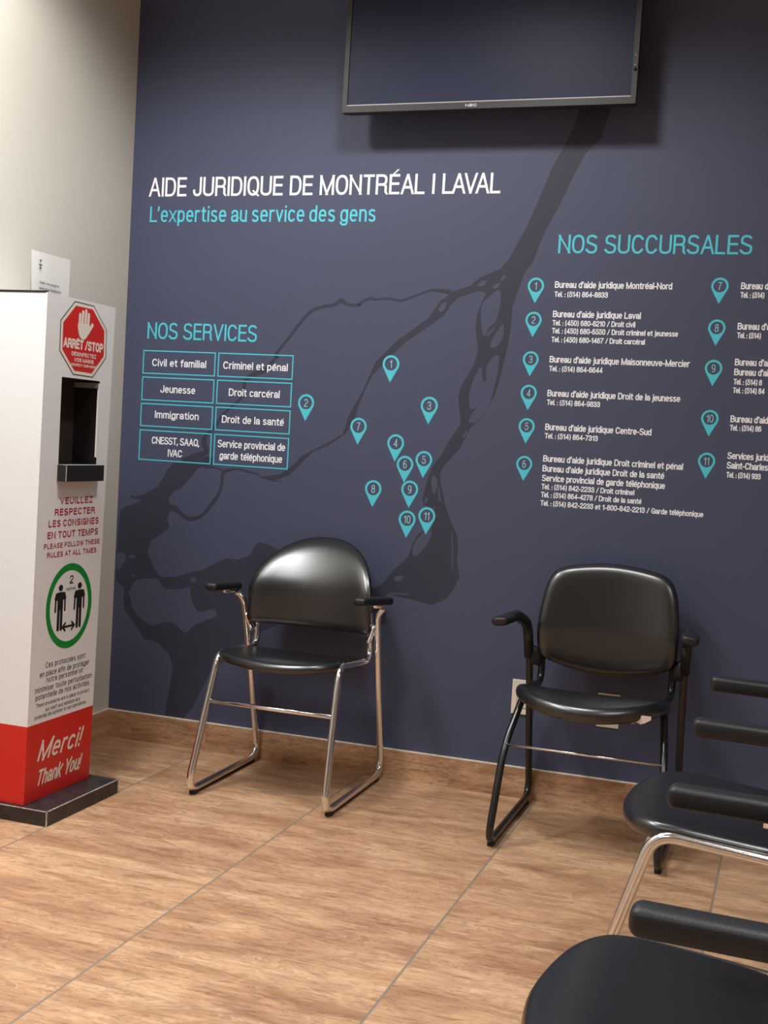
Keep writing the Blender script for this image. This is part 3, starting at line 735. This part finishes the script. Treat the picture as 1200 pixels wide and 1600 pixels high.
# ================================================================ television
TVX0, TVX1, TVZ0, TVZ1, TVY = -0.158, 0.798, 2.224, 2.782, -0.150
t = thing('television', 'black flat television mounted high on the navy wall, switched off', 'television', ((TVX0 + TVX1) / 2, 0, TVZ0))
bm = bmesh.new()
bz = 0.016
def ringframe(bm, y0, y1, bot):
    for (a, b2, c, d2) in ((TVX0, TVX1, TVZ0, TVZ0 + bot), (TVX0, TVX1, TVZ1 - bz, TVZ1), (TVX0, TVX0 + bz, TVZ0 + bot, TVZ1 - bz), (TVX1 - bz, TVX1, TVZ0 + bot, TVZ1 - bz)):
        box(bm, a, b2, y0, y1, c, d2)
ringframe(bm, TVY, TVY + 0.03, 0.021)
local(obj('bezel', bm, M_bezel, t), t)
bm = bmesh.new()
box(bm, TVX0 + bz, TVX1 - bz, TVY + 0.0005, TVY + 0.003, TVZ0 + 0.021, TVZ0 + 0.0245)
local(obj('bezel_lip', bm, M_bezel_lip, t), t)
local(obj('screen', new_box(TVX0 + bz, TVX1 - bz, TVY + 0.004, TVY + 0.02, TVZ0 + 0.021, TVZ1 - bz), M_screen, t), t)
bm = new_box(TVX0 + 0.004, TVX1 - 0.004, TVY + 0.03, TVY + 0.055, TVZ0 + 0.004, TVZ1 - 0.004, bevel=0.004)
box(bm, TVX0 + 0.10, TVX1 - 0.10, TVY + 0.055, TVY + 0.085, TVZ0 + 0.09, TVZ1 - 0.09, bevel=0.008)
local(obj('back_housing', bm, M_tvblack, t), t)
bm = new_box(0.16, 0.20, TVY + 0.085, -0.012, 2.36, 2.72)
box(bm, 0.44, 0.48, TVY + 0.085, -0.012, 2.36, 2.72)
box(bm, 0.08, 0.56, -0.014, -0.0005, 2.40, 2.68)
local(obj('wall_bracket', bm, M_tvblack, t), t)
bm = bmesh.new()
lettering(bm, 'NEC', 0.262, 0.300, TVZ0 + 0.0065, 0.0085, lambda u, v, o: Vector((u, TVY - o, v)), 0.0006, weight=0.24)
local(obj('maker_badge', bm, M_logo, t), t)
bm = bmesh.new()
for z_, r_ in ((2.327, 0.0055),):
    bmesh.ops.create_uvsphere(bm, u_segments=14, v_segments=8, radius=r_, matrix=Matrix.Translation((TVX1 - 0.008, TVY - 0.001, z_)))
local(obj('sensor_knob', bm, M_tvblack, t, smooth=True), t)
for z_ in (2.339, 2.369):
    bm = bmesh.new()
    bmesh.ops.create_uvsphere(bm, u_segments=10, v_segments=6, radius=0.0022, matrix=Matrix.Translation((TVX1 - 0.008, TVY - 0.0008, z_)))
    local(obj('indicator_dot', bm, M_logo, t, smooth=True), t)
local(obj('bezel_seam', new_box(TVX1 - bz, TVX1 + 0.0003, TVY - 0.0004, TVY + 0.01, 2.2915, 2.2932), M_tvblack, t), t)

# ================================================================ chairs
def chrome_chair(label, loc, rotz, group, half=0.232, top_half=0.240, seat_half=0.212, seat_thick=0.030, front=-0.505,
                 pad=((0.274, -0.165, 0.620), (0.256, -0.405, 0.640)), pad_w=0.044, pad_t=0.026, side_rail=0.208, seat_lift=0.004):
    """stacking visitor chair; local -y is its front, local y = 0.28 at the wall behind it"""
    Y0 = 0.28
    root = thing('visitor_chair', label, 'chair', loc, rotz, group)
    def P(x, y, z): return Vector((x, y + Y0, z))
    R = 0.0115
    for s in (-1, 1):
        lo = half
        ptop, pfront = pad
        path = [P(s * (ptop[0] * 0.5 + pfront[0] * 0.5), ptop[1] + (pfront[1] - ptop[1]) * 0.5, ptop[2] + (pfront[2] - ptop[2]) * 0.5 + 0.002),
                P(s * ptop[0], ptop[1] - 0.012, ptop[2] - 0.001),
                P(s * top_half, -0.172, 0.585),
                P(s * lo, -0.012, 0.018),
                P(s * lo, -0.548, 0.018),
                P(s * side_rail, -0.415, 0.446),
                P(s * side_rail, -0.118, 0.420),
                P(s * side_rail * 0.985, -0.150, 0.585)]
        path = fillet(path, [0.035, 0.06, 0.055, 0.05, 0.055, 0.05], 8)
        bm = tube(bmesh.new(), path, R, 14)
        fr = obj('side_frame', bm, M_chrome, root, smooth=True)
        # black glide strip under the runner with its two end caps
        bm = new_box(s * lo - 0.006, s * lo + 0.006, -0.50 + Y0, -0.055 + Y0, 0.001, 0.010, bevel=0.002)
        box(bm, s * lo - 0.010, s * lo + 0.010, -0.512 + Y0, -0.480 + Y0, 0.0, 0.021, bevel=0.004)
        box(bm, s * lo - 0.010, s * lo + 0.010, -0.084 + Y0, -0.054 + Y0, 0.0, 0.021, bevel=0.004)
        obj('floor_glide', bm, M_rubber, fr)
        # flat link between the rear leg and the back post
        bm = bmesh.new()
        xi, xo = side_rail * 0.985, top_half
        tube(bm, [P(s * (xi + 0.002), -0.150, 0.492), P(s * (xi + 0.010), -0.151, 0.497), P(s * (xo - 0.012), -0.158, 0.540), P(s * (xo - 0.006), -0.160, 0.545)], 0.011, 12, rz=0.026)
        obj('link_plate', bm, M_chrome, root, smooth=True)
        # armrest pad
        a = P(s * ptop[0], ptop[1], ptop[2] + pad_t * 0.5)
        b2 = P(s * pfront[0], pfront[1], pfront[2] + pad_t * 0.5)
        d_ = (b2 - a)
        L = d_.length
        er = 0.013
        st_ = [er * (1 - math.cos(math.pi / 2 * k / 6)) for k in range(7)]
        st_ = st_ + [L * k / 8 for k in range(1, 8)] + [L - q for q in reversed(st_)]
        n = len(st_)
        pp = [a + d_ * (q / L) for q in st_]
        pw, pt = [], []
        for q in st_:
            e = max(0.0, er - min(q, L - q))
            ins = er - math.sqrt(max(0.0, er * er - e * e))
            pw.append(pad_w / 2 - ins); pt.append(max(pad_t / 2 - ins * 0.92, 0.001))
        # squarish section: superellipse ring
        bm = bmesh.new()
        d_n = d_.normalized()
        ux = Vector((0, 0, 1)).cross(d_n).normalized()
        uz = d_n.cross(ux)
        rings = []
        for c_, w_, t_ in zip(pp, pw, pt):
            ring = []
            for k in range(20):
                th = 2 * math.pi * k / 20
                cc, ss = math.cos(th), math.sin(th)
                ring.append(bm.verts.new(c_ + ux * (w_ * math.copysign(abs(cc) ** 0.55, cc)) + uz * (t_ * math.copysign(abs(ss) ** 0.55, ss))))
            rings.append(ring)
        for i in range(n - 1):
            for k in range(20):
                bm.faces.new((rings[i][k], rings[i][(k + 1) % 20], rings[i + 1][(k + 1) % 20], rings[i + 1][k]))
        bm.faces.new(rings[0][::-1]); bm.faces.new(rings[-1])
        bmesh.ops.recalc_face_normals(bm, faces=bm.faces[:])
        obj('armrest_pad', bm, M_plastic, root, smooth=True)
    # stretcher between the front legs
    k_ = (0.296 - 0.018) / (0.446 - 0.018)
    xs_, ys_ = half + (side_rail - half) * k_, -0.548 + 0.133 * k_
    obj('stretcher', tube(bmesh.new(), [P(-xs_, ys_, 0.296), P(xs_, ys_, 0.296)], 0.0075, 12, up=(0, 0, 1)), M_chrome, root, smooth=True)
    # seat
    h = seat_half
    ol = [(-h * 0.80, -0.172), (0, -0.160), (h * 0.80, -0.172), (h * 0.97, -0.20), (h, -0.30), (h * 1.0, -0.385), (h * 0.93, -0.435), (h * 0.62, front + 0.022), (0, front),
          (-h * 0.62, front + 0.022), (-h * 0.93, -0.435), (-h * 1.0, -0.385), (-h, -0.30), (-h * 0.97, -0.20)]
    ol = catmull(ol, 5)
    def surf(a, b_):
        z_ = 0.430 + 0.022 * min(1, max(0, (-0.13 - b_) / 0.25))
        z_ -= 0.008 * (1 - (a / h) ** 2) * max(0, min(1, (b_ + 0.45) / 0.1))
        f_ = max(0.0, (-0.42 - b_) / 0.10)
        return z_ - 0.020 * f_ * f_
    bm = cushion(ol, surf, seat_thick, 0.014, lambda a, b_, z_: P(a, b_, z_ + seat_lift), cx=0.0, cy=-0.31)
    obj('seat', bm, M_vinyl, root, smooth=True)
    # backrest: arched shell, wrapped a little, leaning back towards the top
    hb = 0.224
    ol = [(-hb + 0.012, 0.515), (-hb * 0.5, 0.514), (0, 0.514), (hb * 0.5, 0.514), (hb - 0.012, 0.515), (hb - 0.002, 0.527), (hb, 0.56)]
    for k in range(1, 24):
        th = math.pi * k / 24
        ol.append((hb * math.copysign(abs(math.cos(th)) ** 0.92, math.cos(th)), 0.600 + 0.213 * abs(math.sin(th)) ** 0.92))
    ol += [(-hb, 0.56), (-hb + 0.002, 0.527)]
    def bsurf(a, b_):
        # distance forward of the rear plane
        q = b_ - 0.650
        up = 0.5 * (q + math.sqrt(q * q + 0.0009))          # smooth knee at the lumbar line
        yy = -0.162 + 0.48 * up + 1.2 * up * up - 0.042 * (a / hb) ** 2
        return -yy
    bm = cushion(ol, bsurf, 0.034, 0.040, lambda a, b_, d2: P(a, -d2, b_), cx=0.0, cy=0.64, inner=(0.0, 0.12, 0.24, 0.36, 0.48, 0.6, 0.7))
    obj('backrest', bm, M_vinyl, root, smooth=True)
    return root

chrome_chair('chrome-framed black chair with an arched back standing against the wall', (-0.167, -0.28, 0), 0.0, None)

c3 = chrome_chair('chrome-legged black chair facing left, farther of the two cut off by the right edge',
                  (1.278, -1.42, 0), -math.pi / 2, 'chairs in the row at the right', half=0.220, top_half=0.225, seat_half=0.218, seat_thick=0.036, seat_lift=0.015, front=-0.500,
                  pad=((0.238, -0.085, 0.642), (0.238, -0.358, 0.647)), pad_w=0.044, pad_t=0.034, side_rail=0.214)
def copy_thing(root, loc, label):
    r = root.copy(); COL.objects.link(r); r.location = loc; r['label'] = label
    for ch in list(root.children):
        c = ch.copy(); COL.objects.link(c); c.parent = r
        for g in list(ch.children):
            d_ = g.copy(); COL.objects.link(d_); d_.parent = c
    return r
c4 = copy_thing(c3, (1.282, -2.39, 0), 'nearest black chair, its seat filling the bottom right corner')
for ch in c4.children:
    if ch.name.startswith('armrest_pad') and sum(v.co.x for v in ch.data.vertices) > 0:
        ch.location = (0, 0.008, -0.012)          # its near armrest sits a little lower
    if ch.name.startswith('seat'):
        ch.location = (0, 0, -0.010)               # and so does its seat

def black_chair(label, loc, rotz):
    Y0 = 0.28
    root = thing('visitor_chair', label, 'chair', loc, rotz)
    def P(x, y, z): return Vector((x, y + Y0, z))
    half, rail, top_half = 0.239, 0.205, 0.243
    for s in (-1, 1):
        path = [P(s * top_half, -0.175, 0.60), P(s * (half + 0.002), -0.138, 0.511), P(s * half, -0.010, 0.018), P(s * half, -0.578, 0.018),
                P(s * (half - 0.008), -0.475, 0.28), P(s * rail, -0.325, 0.436), P(s * rail, -0.100, 0.414), P(s * rail, -0.128, 0.585)]
        path = fillet(path, [0.3, 0.055, 0.045, 0.35, 0.07, 0.045], 8)
        fr = obj('side_frame', tube(bmesh.new(), path, 0.0112, 14), M_blackmetal, root, smooth=True)
        bm = new_box(s * half - 0.007, s * half + 0.007, -0.53 + Y0, -0.055 + Y0, 0.001, 0.012, bevel=0.002)
        box(bm, s * half - 0.010, s * half + 0.010, -0.540 + Y0, -0.508 + Y0, 0.0, 0.022, bevel=0.004)
        box(bm, s * half - 0.010, s * half + 0.010, -0.080 + Y0, -0.050 + Y0, 0.0, 0.022, bevel=0.004)
        obj('floor_glide', bm, M_rubber, fr)
        bm = bmesh.new()
        tube(bm, [P(s * (rail + 0.0), -0.128, 0.500), P(s * (rail + 0.012), -0.130, 0.500), P(s * (half - 0.008), -0.137, 0.505), P(s * (half - 0.002), -0.137, 0.505)], 0.012, 12, rz=0.030)
        obj('link_plate', bm, M_plastic, root, smooth=True)
        # moulded arm: sleeve over the rear leg, sweeping out and forward into a paddle
        path = fillet([P(s * 0.242, -0.133, 0.497), P(s * 0.247, -0.168, 0.608), P(s * 0.258, -0.285, 0.646), P(s * 0.270, -0.36, 0.643), P(s * 0.274, -0.442, 0.644)], [0.08, 0.12, 0.1], 8)
        n = len(path)
        rw, rt = [], []
        for i, q in enumerate(path):
            f_ = i / (n - 1)
            g_ = min(1, max(0, (f_ - 0.62) / 0.2))
            g_ = g_ * g_ * (3 - 2 * g_)
            rw.append(0.0150 + 0.0105 * g_); rt.append(0.0165 - 0.0025 * g_)
        # round the free end
        endp = path[-1]; dirv = (path[-1] - path[-2]).normalized()
        for q, e in ((0.97, 0.003), (0.90, 0.006), (0.76, 0.009), (0.55, 0.011)):
            path.append(endp + dirv * e); rw.append(rw[n - 1] * q); rt.append(rt[n - 1] * q)
        obj('armrest', tube(bmesh.new(), path, rw, 20, rz=rt, sq=0.72), M_plastic, root, smooth=True)
    obj('stretcher', tube(bmesh.new(), [P(-0.230, -0.470, 0.288), P(0.230, -0.470, 0.288)], 0.0040, 10, up=(0, 0, 1)), M_chrome, root, smooth=True)
    h = 0.222
    ol = [(-h * 0.80, -0.240), (0, -0.232), (h * 0.80, -0.240), (h * 0.97, -0.265), (h, -0.31), (h * 1.02, -0.37), (h * 0.95, -0.435), (h * 0.70, -0.505), (h * 0.36, -0.545), (0, -0.556),
          (-h * 0.36, -0.545), (-h * 0.70, -0.505), (-h * 0.95, -0.435), (-h * 1.02, -0.37), (-h, -0.31), (-h * 0.97, -0.265)]
    ol = catmull(ol, 5)
    def surf(a, b_):
        z_ = 0.4215 + 0.0345 * min(1, max(0, (-0.22 - b_) / 0.18))
        z_ -= 0.006 * (1 - (a / h) ** 2)
        f_ = max(0.0, (-0.42 - b_) / 0.13)
        return z_ - 0.016 * f_ * f_
    obj('seat', cushion(ol, surf, 0.046, 0.020, lambda a, b_, z_: P(a, b_, z_ + 0.004), cx=0.0, cy=-0.37), M_vinyl, root, smooth=True)
    hb = 0.222
    ol = [(-hb * 0.86, 0.500), (-hb * 0.5, 0.473), (0, 0.461), (hb * 0.5, 0.473), (hb * 0.86, 0.500), (hb * 0.965, 0.535), (hb * 0.99, 0.60), (hb * 0.965, 0.67), (hb * 0.91, 0.735), (hb * 0.80, 0.777), (hb * 0.55, 0.798), (0, 0.810),
          (-hb * 0.55, 0.798), (-hb * 0.80, 0.777), (-hb * 0.91, 0.735), (-hb * 0.965, 0.67), (-hb * 0.99, 0.60), (-hb * 0.965, 0.535)]
    ol = catmull(ol, 5)
    def bsurf(a, b_):
        yy = -0.140 + 0.20 * max(0, b_ - 0.60) - 0.030 * (a / hb) ** 2
        return -yy
    obj('backrest', cushion(ol, bsurf, 0.044, 0.034, lambda a, b_, d2: P(a, -d2, b_), cx=0.0, cy=0.640, inner=(0.0, 0.15, 0.3, 0.45, 0.6, 0.72)), M_vinyl, root, smooth=True)
    # torn paper tag under the seat
    bm = bmesh.new()
    tg = [(0.136, 0.4025), (0.149, 0.409), (0.160, 0.4045), (0.172, 0.4095), (0.188, 0.4200), (0.188, 0.4300), (0.150, 0.4300), (0.132, 0.4060)]
    fr_ = [bm.verts.new(P(a, -0.50, b_ - 0.0012)) for a, b_ in tg]
    f = bm.faces.new(fr_)
    r_ = bmesh.ops.extrude_face_region(bm, geom=[f])
    for v in r_['geom']:
        if isinstance(v, bmesh.types.BMVert): v.co.y += 0.0008
    bmesh.ops.recalc_face_normals(bm, faces=bm.faces[:])
    tgo = obj('paper_tag', bm, M_tag, root)
    tgo['label'] = 'torn beige paper tag under the seat'
    return root
black_chair('all-black chair with a rounded square back standing against the wall', (0.822, -0.28, 0), 0.0)

# ================================================================ wall outlets
def outlet(label, x0, x1, z0, z1):
    t = thing('wall_outlet', label, 'wall outlet', ((x0 + x1) / 2, 0, z0))
    local(obj('cover_plate', new_box(x0, x1, -0.006, -0.0003, z0, z1, bevel=0.002), M_ivory, t), t)
    cx, cz = (x0 + x1) / 2, (z0 + z1) / 2
    local(obj('surround_gap', new_box(cx - 0.0185, cx + 0.0185, -0.0063, -0.005, cz - 0.037, cz + 0.037), M_slot, t), t)
    sk = local(obj('socket_insert', new_box(cx - 0.0165, cx + 0.0165, -0.0085, -0.005, cz - 0.035, cz + 0.035, bevel=0.001), M_ivory, t), t)
    for dz in (-0.018, 0.018):
        for dx_ in (-0.006, 0.006):
            obj('slot', new_box(cx + dx_ - 0.0011, cx + dx_ + 0.0011, -0.0088, -0.008, cz + dz - 0.004, cz + dz + 0.004), M_slot, sk)
    return t
outlet('ivory wall outlet plate peeking out beside the black chair’s left leg', 0.504, 0.576, 0.279, 0.394)
outlet('ivory wall outlet plate hidden behind the middle of the black chair’s seat', 0.788, 0.860, 0.272, 0.3825)

# ================================================================ sanitiser kiosk
t = thing('sanitiser_kiosk', 'tall white and red hand sanitiser kiosk with a red stop sign, in the left corner', 'sanitiser stand', (-0.84, -0.81, 0))
ZB, ZT, ZR = 0.045, 1.520, 0.274
XK0 = -0.995
def yl(z): return -0.984 + (z - ZB) / (ZT - ZB) * 0.012
def yr(z): return -0.642 + (z - ZB) / (ZT - ZB) * 0.034
OY0, OY1, OZ0, OZ1 = -0.884, -0.680, 1.030, 1.287
bm = bmesh.new()
def quad(bm, *pts):
    bm.faces.new([bm.verts.new(Vector(q)) for q in pts])
# white body: near side, far side, back, top, front frame around the opening
def ring_side(bm, z0, z1, front=True):
    quad(bm, (XK0, yl(z0), z0), (KX, yl(z0), z0), (KX, yl(z1), z1), (XK0, yl(z1), z1))
    quad(bm, (KX, yr(z0), z0), (XK0, yr(z0), z0), (XK0, yr(z1), z1), (KX, yr(z1), z1))
    quad(bm, (XK0, yr(z0), z0), (XK0, yl(z0), z0), (XK0, yl(z1), z1), (XK0, yr(z1), z1))
    if front:
        quad(bm, (KX, yl(z0), z0), (KX, yr(z0), z0), (KX, yr(z1), z1), (KX, yl(z1), z1))
ring_side(bm, ZR, OZ0)
ring_side(bm, OZ0, OZ1, False)
quad(bm, (KX, yl(OZ0), OZ0), (KX, OY0, OZ0), (KX, OY0, OZ1), (KX, yl(OZ1), OZ1))
quad(bm, (KX, OY1, OZ0), (KX, yr(OZ0), OZ0), (KX, yr(OZ1), OZ1), (KX, OY1, OZ1))
ring_side(bm, OZ1, ZT)
quad(bm, (XK0, yl(ZT), ZT), (KX, yl(ZT), ZT), (KX, yr(ZT), ZT), (XK0, yr(ZT), ZT))
bmesh.ops.remove_doubles(bm, verts=bm.verts[:], dist=0.0002)
body = local(obj('cabinet_body', bm, M_kwhite, t), t)
bm = bmesh.new()
ring_side(bm, ZB, ZR)
bmesh.ops.remove_doubles(bm, verts=bm.verts[:], dist=0.0002)
band = local(obj('red_plinth', bm, M_red, t), t)
band['label'] = 'red lower band'
local(obj('top_seam', new_box(XK0, KX - 0.004, yl(ZT) - 0.0006, yl(ZT) + 0.010, ZT - 0.002, ZT + 0.0045), M_kblack, t), t)
# recess
bm = bmesh.new()
dp = 0.088
quad(bm, (KX, OY0, OZ0), (KX - dp, OY0, OZ0), (KX - dp, OY0, OZ1), (KX, OY0, OZ1))
quad(bm, (KX, OY1, OZ1), (KX - dp, OY1, OZ1), (KX - dp, OY1, OZ0), (KX, OY1, OZ0))
quad(bm, (KX, OY0, OZ0), (KX, OY1, OZ0), (KX - dp, OY1, OZ0), (KX - dp, OY0, OZ0))
quad(bm, (KX, OY0, OZ1), (KX - dp, OY0, OZ1), (KX - dp, OY1, OZ1), (KX, OY1, OZ1))
rc = local(obj('dispenser_recess', bm, M_kblack, t), t)
bm = bmesh.new()
quad(bm, (KX - dp + 0.001, OY0, OZ0), (KX - dp + 0.001, OY1, OZ0), (KX - dp + 0.001, OY1, OZ1), (KX - dp + 0.001, OY0, OZ1))
obj('recess_back', bm, M_klit, rc)  # paler than the black sides: the light on it is in the colour
bm = new_box(KX - dp + 0.002, KX - 0.001, OY1 - 0.006, OY1 - 0.0005, OZ1 - 0.022, OZ1 - 0.006)
obj('grey_strip', bm, M_kgrey, rc)
bm = new_box(KX - 0.005, KX + 0.0004, OY1 - 0.0035, OY1 + 0.0004, OZ0 + 0.024, OZ1 - 0.008)
local(obj('cut_edge', bm, M_kwhite, t), t)
# drip tray
TX = KX + 0.030
bm = new_box(KX - 0.08, TX, OY0 - 0.003, OY1 - 0.002, 0.983, 1.031)
tr = local(obj('drip_tray', bm, M_kblack, t), t)
bm = new_box(TX - 0.0003, TX + 0.0006, OY0 - 0.0036, OY0 - 0.0004, 0.984, 1.0302)
obj('worn_corner', bm, M_worn, tr)
bm = new_box(KX, TX, OY0 - 0.003, OY1 - 0.002, 1.031, 1.0318)
obj('tray_top', bm, M_kgrey, tr)

KO = 0.0003
# stop sign
OCT = [(-0.834, 1.512), (-0.731, 1.511), (-0.654, 1.446), (-0.651, 1.360), (-0.722, 1.295), (-0.828, 1.297), (-0.903, 1.361), (-0.904, 1.449)]
oc = (-0.778, 1.404)
def scaled(k): return [(oc[0] + (a - oc[0]) * k, oc[1] + (b_ - oc[1]) * k) for a, b_ in OCT]
bm = bmesh.new(); flat_poly(bm, scaled(1.0), kiosk_plane, KO)
sg = local(obj('stop_sticker', bm, M_ink, t), t)
sg['label'] = 'red octagonal stop sticker with a raised white hand'
bm = bmesh.new(); flat_poly(bm, scaled(0.972), kiosk_plane, KO * 1.5); obj('white_rim', bm, M_cream_ink, sg)
bm = bmesh.new(); flat_poly(bm, scaled(0.885), kiosk_plane, KO * 2); obj('red_field', bm, M_red, sg)
bm = bmesh.new()
# hand: palm, four fingers of unequal length, thumb out to the side
def capsule(bm, a, b2, w_, off):
    pts = []
    dx_, dy_ = b2[0] - a[0], b2[1] - a[1]
    L = math.hypot(dx_, dy_); ux, uy = dx_ / L, dy_ / L
    for k in range(9):
        th = math.pi / 2 - math.pi * k / 8
        pts.append((b2[0] + w_ / 2 * (math.cos(th) * ux - math.sin(th) * uy), b2[1] + w_ / 2 * (math.cos(th) * uy + math.sin(th) * ux)))
    for k in range(9):
        th = 3 * math.pi / 2 - math.pi * k / 8
        pts.append((a[0] + w_ / 2 * (math.cos(th) * ux - math.sin(th) * uy), a[1] + w_ / 2 * (math.cos(th) * uy + math.sin(th) * ux)))
    flat_poly(bm, pts, kiosk_plane, off)
for y_, top_ in ((-0.8055, 1.481), (-0.7905, 1.4905), (-0.7745, 1.4955), (-0.7595, 1.486)):
    capsule(bm, (y_, 1.440), (y_ + 0.0015, top_ - 0.006), 0.0125, KO * 2.6)
capsule(bm, (-0.762, 1.424), (-0.7365, 1.4515), 0.0125, KO * 2.6)
flat_poly(bm, catmull([(-0.8118, 1.450), (-0.8118, 1.432), (-0.803, 1.412), (-0.789, 1.4045), (-0.776, 1.405), (-0.764, 1.413), (-0.754, 1.432), (-0.7525, 1.450), (-0.782, 1.452)], 5), kiosk_plane, KO * 2.6)
obj('hand_symbol', bm, M_cream_ink, sg)
bm = bmesh.new()
for (nm, txt, u0, u1, b_, cap), wg in zip(KTEXT['stop'], (0.23, 0.23, 0.25, 0.24)):
    lettering(bm, txt, u0, u1, b_, cap, kiosk_plane, KO * 3, weight=wg, gap=0.30)
obj('lettering', bm, M_cream_ink, sg)
bm = bmesh.new()
for nm, txt, u0, u1, b_, cap in KTEXT['rules']:
    lettering(bm, txt, u0, u1, b_, cap, kiosk_plane, KO, weight=0.21, gap=0.32)
local(obj('red_lettering', bm, M_darkred, t), t)
bm = bmesh.new()
for i, (nm, txt, u0, u1, b_, cap) in enumerate(KTEXT['proto']):
    lettering(bm, txt, u0, u1, b_, 0.0168 if i < 5 else 0.0118, kiosk_plane, KO, weight=0.15 if i < 5 else 0.15, gap=0.24)
local(obj('black_lettering', bm, M_greyink, t), t)
# distancing roundel
cy_, cz_, ra, rb = -0.7935, 0.6065, 0.1215, 0.1285
bm = bmesh.new()
K = 64
for k in range(K):
    a, c = 2 * math.pi * k / K, 2 * math.pi * (k + 1) / K
    q = [(cy_ + ra * math.cos(a), cz_ + rb * math.sin(a)), (cy_ + ra * math.cos(c), cz_ + rb * math.sin(c)), (cy_ + ra * 0.835 * math.cos(c), cz_ + rb * 0.835 * math.sin(c)), (cy_ + ra * 0.835 * math.cos(a), cz_ + rb * 0.835 * math.sin(a))]
    bm.faces.new([bm.verts.new(kiosk_plane(u, v, KO)) for u, v in q])
bmesh.ops.remove_doubles(bm, verts=bm.verts[:], dist=1e-6)
rd = local(obj('distance_roundel', bm, M_green, t), t)
rd['label'] = 'green ring round two standing figures'
bm = bmesh.new()
def figure(cx, ztop, zbot):
    H = ztop - zbot
    W_ = H * 0.36
    off = KO
    pts = [(cx + 0.0112 * math.cos(2 * math.pi * k / 20), ztop - H * 0.072 + H * 0.072 * math.sin(2 * math.pi * k / 20)) for k in range(20)]
    flat_poly(bm, pts, kiosk_plane, off)
    sh = ztop - H * 0.17
    hip = ztop - H * 0.56
    flat_poly(bm, catmull([(cx - 0.027, sh - 0.010), (cx - 0.020, sh), (cx + 0.020, sh), (cx + 0.027, sh - 0.010), (cx + 0.0265, sh - 0.022), (cx - 0.0265, sh - 0.022)], 4), kiosk_plane, off)
    flat_poly(bm, [(cx - 0.0145, sh - 0.012), (cx + 0.0145, sh - 0.012), (cx + 0.0145, hip), (cx - 0.0145, hip)], kiosk_plane, off * 1.05)
    for s in (-1, 1):
        capsule(bm, (cx + s * 0.0235, sh - 0.012), (cx + s * 0.0250, hip - 0.001), 0.0082, off * 1.1)
        capsule(bm, (cx + s * 0.0076, hip + 0.004), (cx + s * 0.0080, zbot + 0.005), 0.0130, off * 1.15)
figure(-0.8425, 0.6745, 0.5365)
figure(-0.7415, 0.6730, 0.5345)
flat_ribbon(bm, [(-0.8215, 0.5440), (-0.7675, 0.5450)], kiosk_plane, KO, wt=0.0072)
for s, x_ in ((1, -0.8265), (-1, -0.7625)):
    flat_ribbon(bm, [(x_ + s * 0.017, 0.5575), (x_ + s * 0.001, 0.5445), (x_ + s * 0.017, 0.5310)], kiosk_plane, KO * 1.2, wt=0.0072)
obj('figures', bm, M_ink, rd)
bm = bmesh.new()
for (nm, txt, u0, u1, b_, cap), wg in zip(KTEXT['dist'], (0.17, 0.13)):
    lettering(bm, txt, u0, u1, b_, cap, kiosk_plane, KO, weight=wg)
obj('lettering', bm, M_ink, rd)
# hand-lettered thanks on the red band
bm = bmesh.new()
for (nm, txt, u0, u1, b_, cap), sh_ in zip(KTEXT['merci'], (0.42, 0.36)):
    lettering(bm, txt, u0, u1, b_, cap, kiosk_plane, KO, weight=0.145, gap=0.24, shear=sh_)
obj('script_lettering', bm, M_cream_ink, band)
# base board
BX1, BY0, BY1 = -0.606, -1.000, -0.612
bm = new_box(-1.005, BX1, BY0, BY1, 0.0, 0.044, bevel=0.0015)
bs = local(obj('base_board', bm, M_base, t), t)
bm = bmesh.new()
box(bm, BX1 - 0.0018, BX1 + 0.0006, BY0 - 0.0004, BY1 + 0.0006, 0.0420, 0.0447)
box(bm, -1.005, BX1, BY0 - 0.0006, BY0 + 0.0016, 0.0424, 0.0446)
box(bm, BX1 - 0.0026, BX1 + 0.0006, BY0 - 0.0006, BY0 + 0.003, 0.0, 0.0445)
box(bm, BX1 - 0.003, BX1 + 0.0006, BY1 - 0.004, BY1 + 0.0006, 0.0, 0.0445)
obj('worn_edge', bm, M_worn, bs)

# ================================================================ notice on the left wall
t = thing('paper_notice', 'white paper notice taped to the left wall above the kiosk', 'notice', (-1.02, -0.487, 1.42))
bm = bmesh.new()
nx, nz = 10, 12
gv = []
for i in range(nx + 1):
    col_ = []
    for j in range(nz + 1):
        y_ = -0.597 + 0.220 * i / nx
        z_ = 1.42 + 0.280 * j / nz
        lift = 0.0015 + 0.010 * (1 - i / nx) ** 3 * max(0, 1 - j / nz) ** 0.7 + 0.0015 * math.sin(i * 0.9 + j * 0.5)
        col_.append(bm.verts.new((-1.02 + max(0.0006, lift), y_, z_)))
    gv.append(col_)
for i in range(nx):
    for j in range(nz):
        bm.faces.new((gv[i][j], gv[i + 1][j], gv[i + 1][j + 1], gv[i][j + 1]))
sh = local(obj('sheet', bm, M_paper, t, smooth=True), t)
bm = bmesh.new()
for txt, z_, u1 in (('Veuillez-vous enregistrer', 1.598, -0.446), ('auprès de la réceptionniste', 1.580, -0.434), ('lors de votre arrivée', 1.562, -0.436)):
    lettering(bm, txt, -0.557, u1, z_, 0.0085, left_plane, 0.0085, weight=0.15)
obj('lettering', bm, M_greyink, sh)
bm = bmesh.new()
for a in ([(-0.560, 1.672), (-0.548, 1.672)], [(-0.554, 1.672), (-0.554, 1.664)], [(-0.563, 1.657), (-0.545, 1.657)], [(-0.554, 1.660), (-0.554, 1.646)], [(-0.560, 1.647), (-0.548, 1.647)]):
    flat_ribbon(bm, a, left_plane, 0.0085, wt=0.0032)
obj('emblem', bm, M_ink, sh)
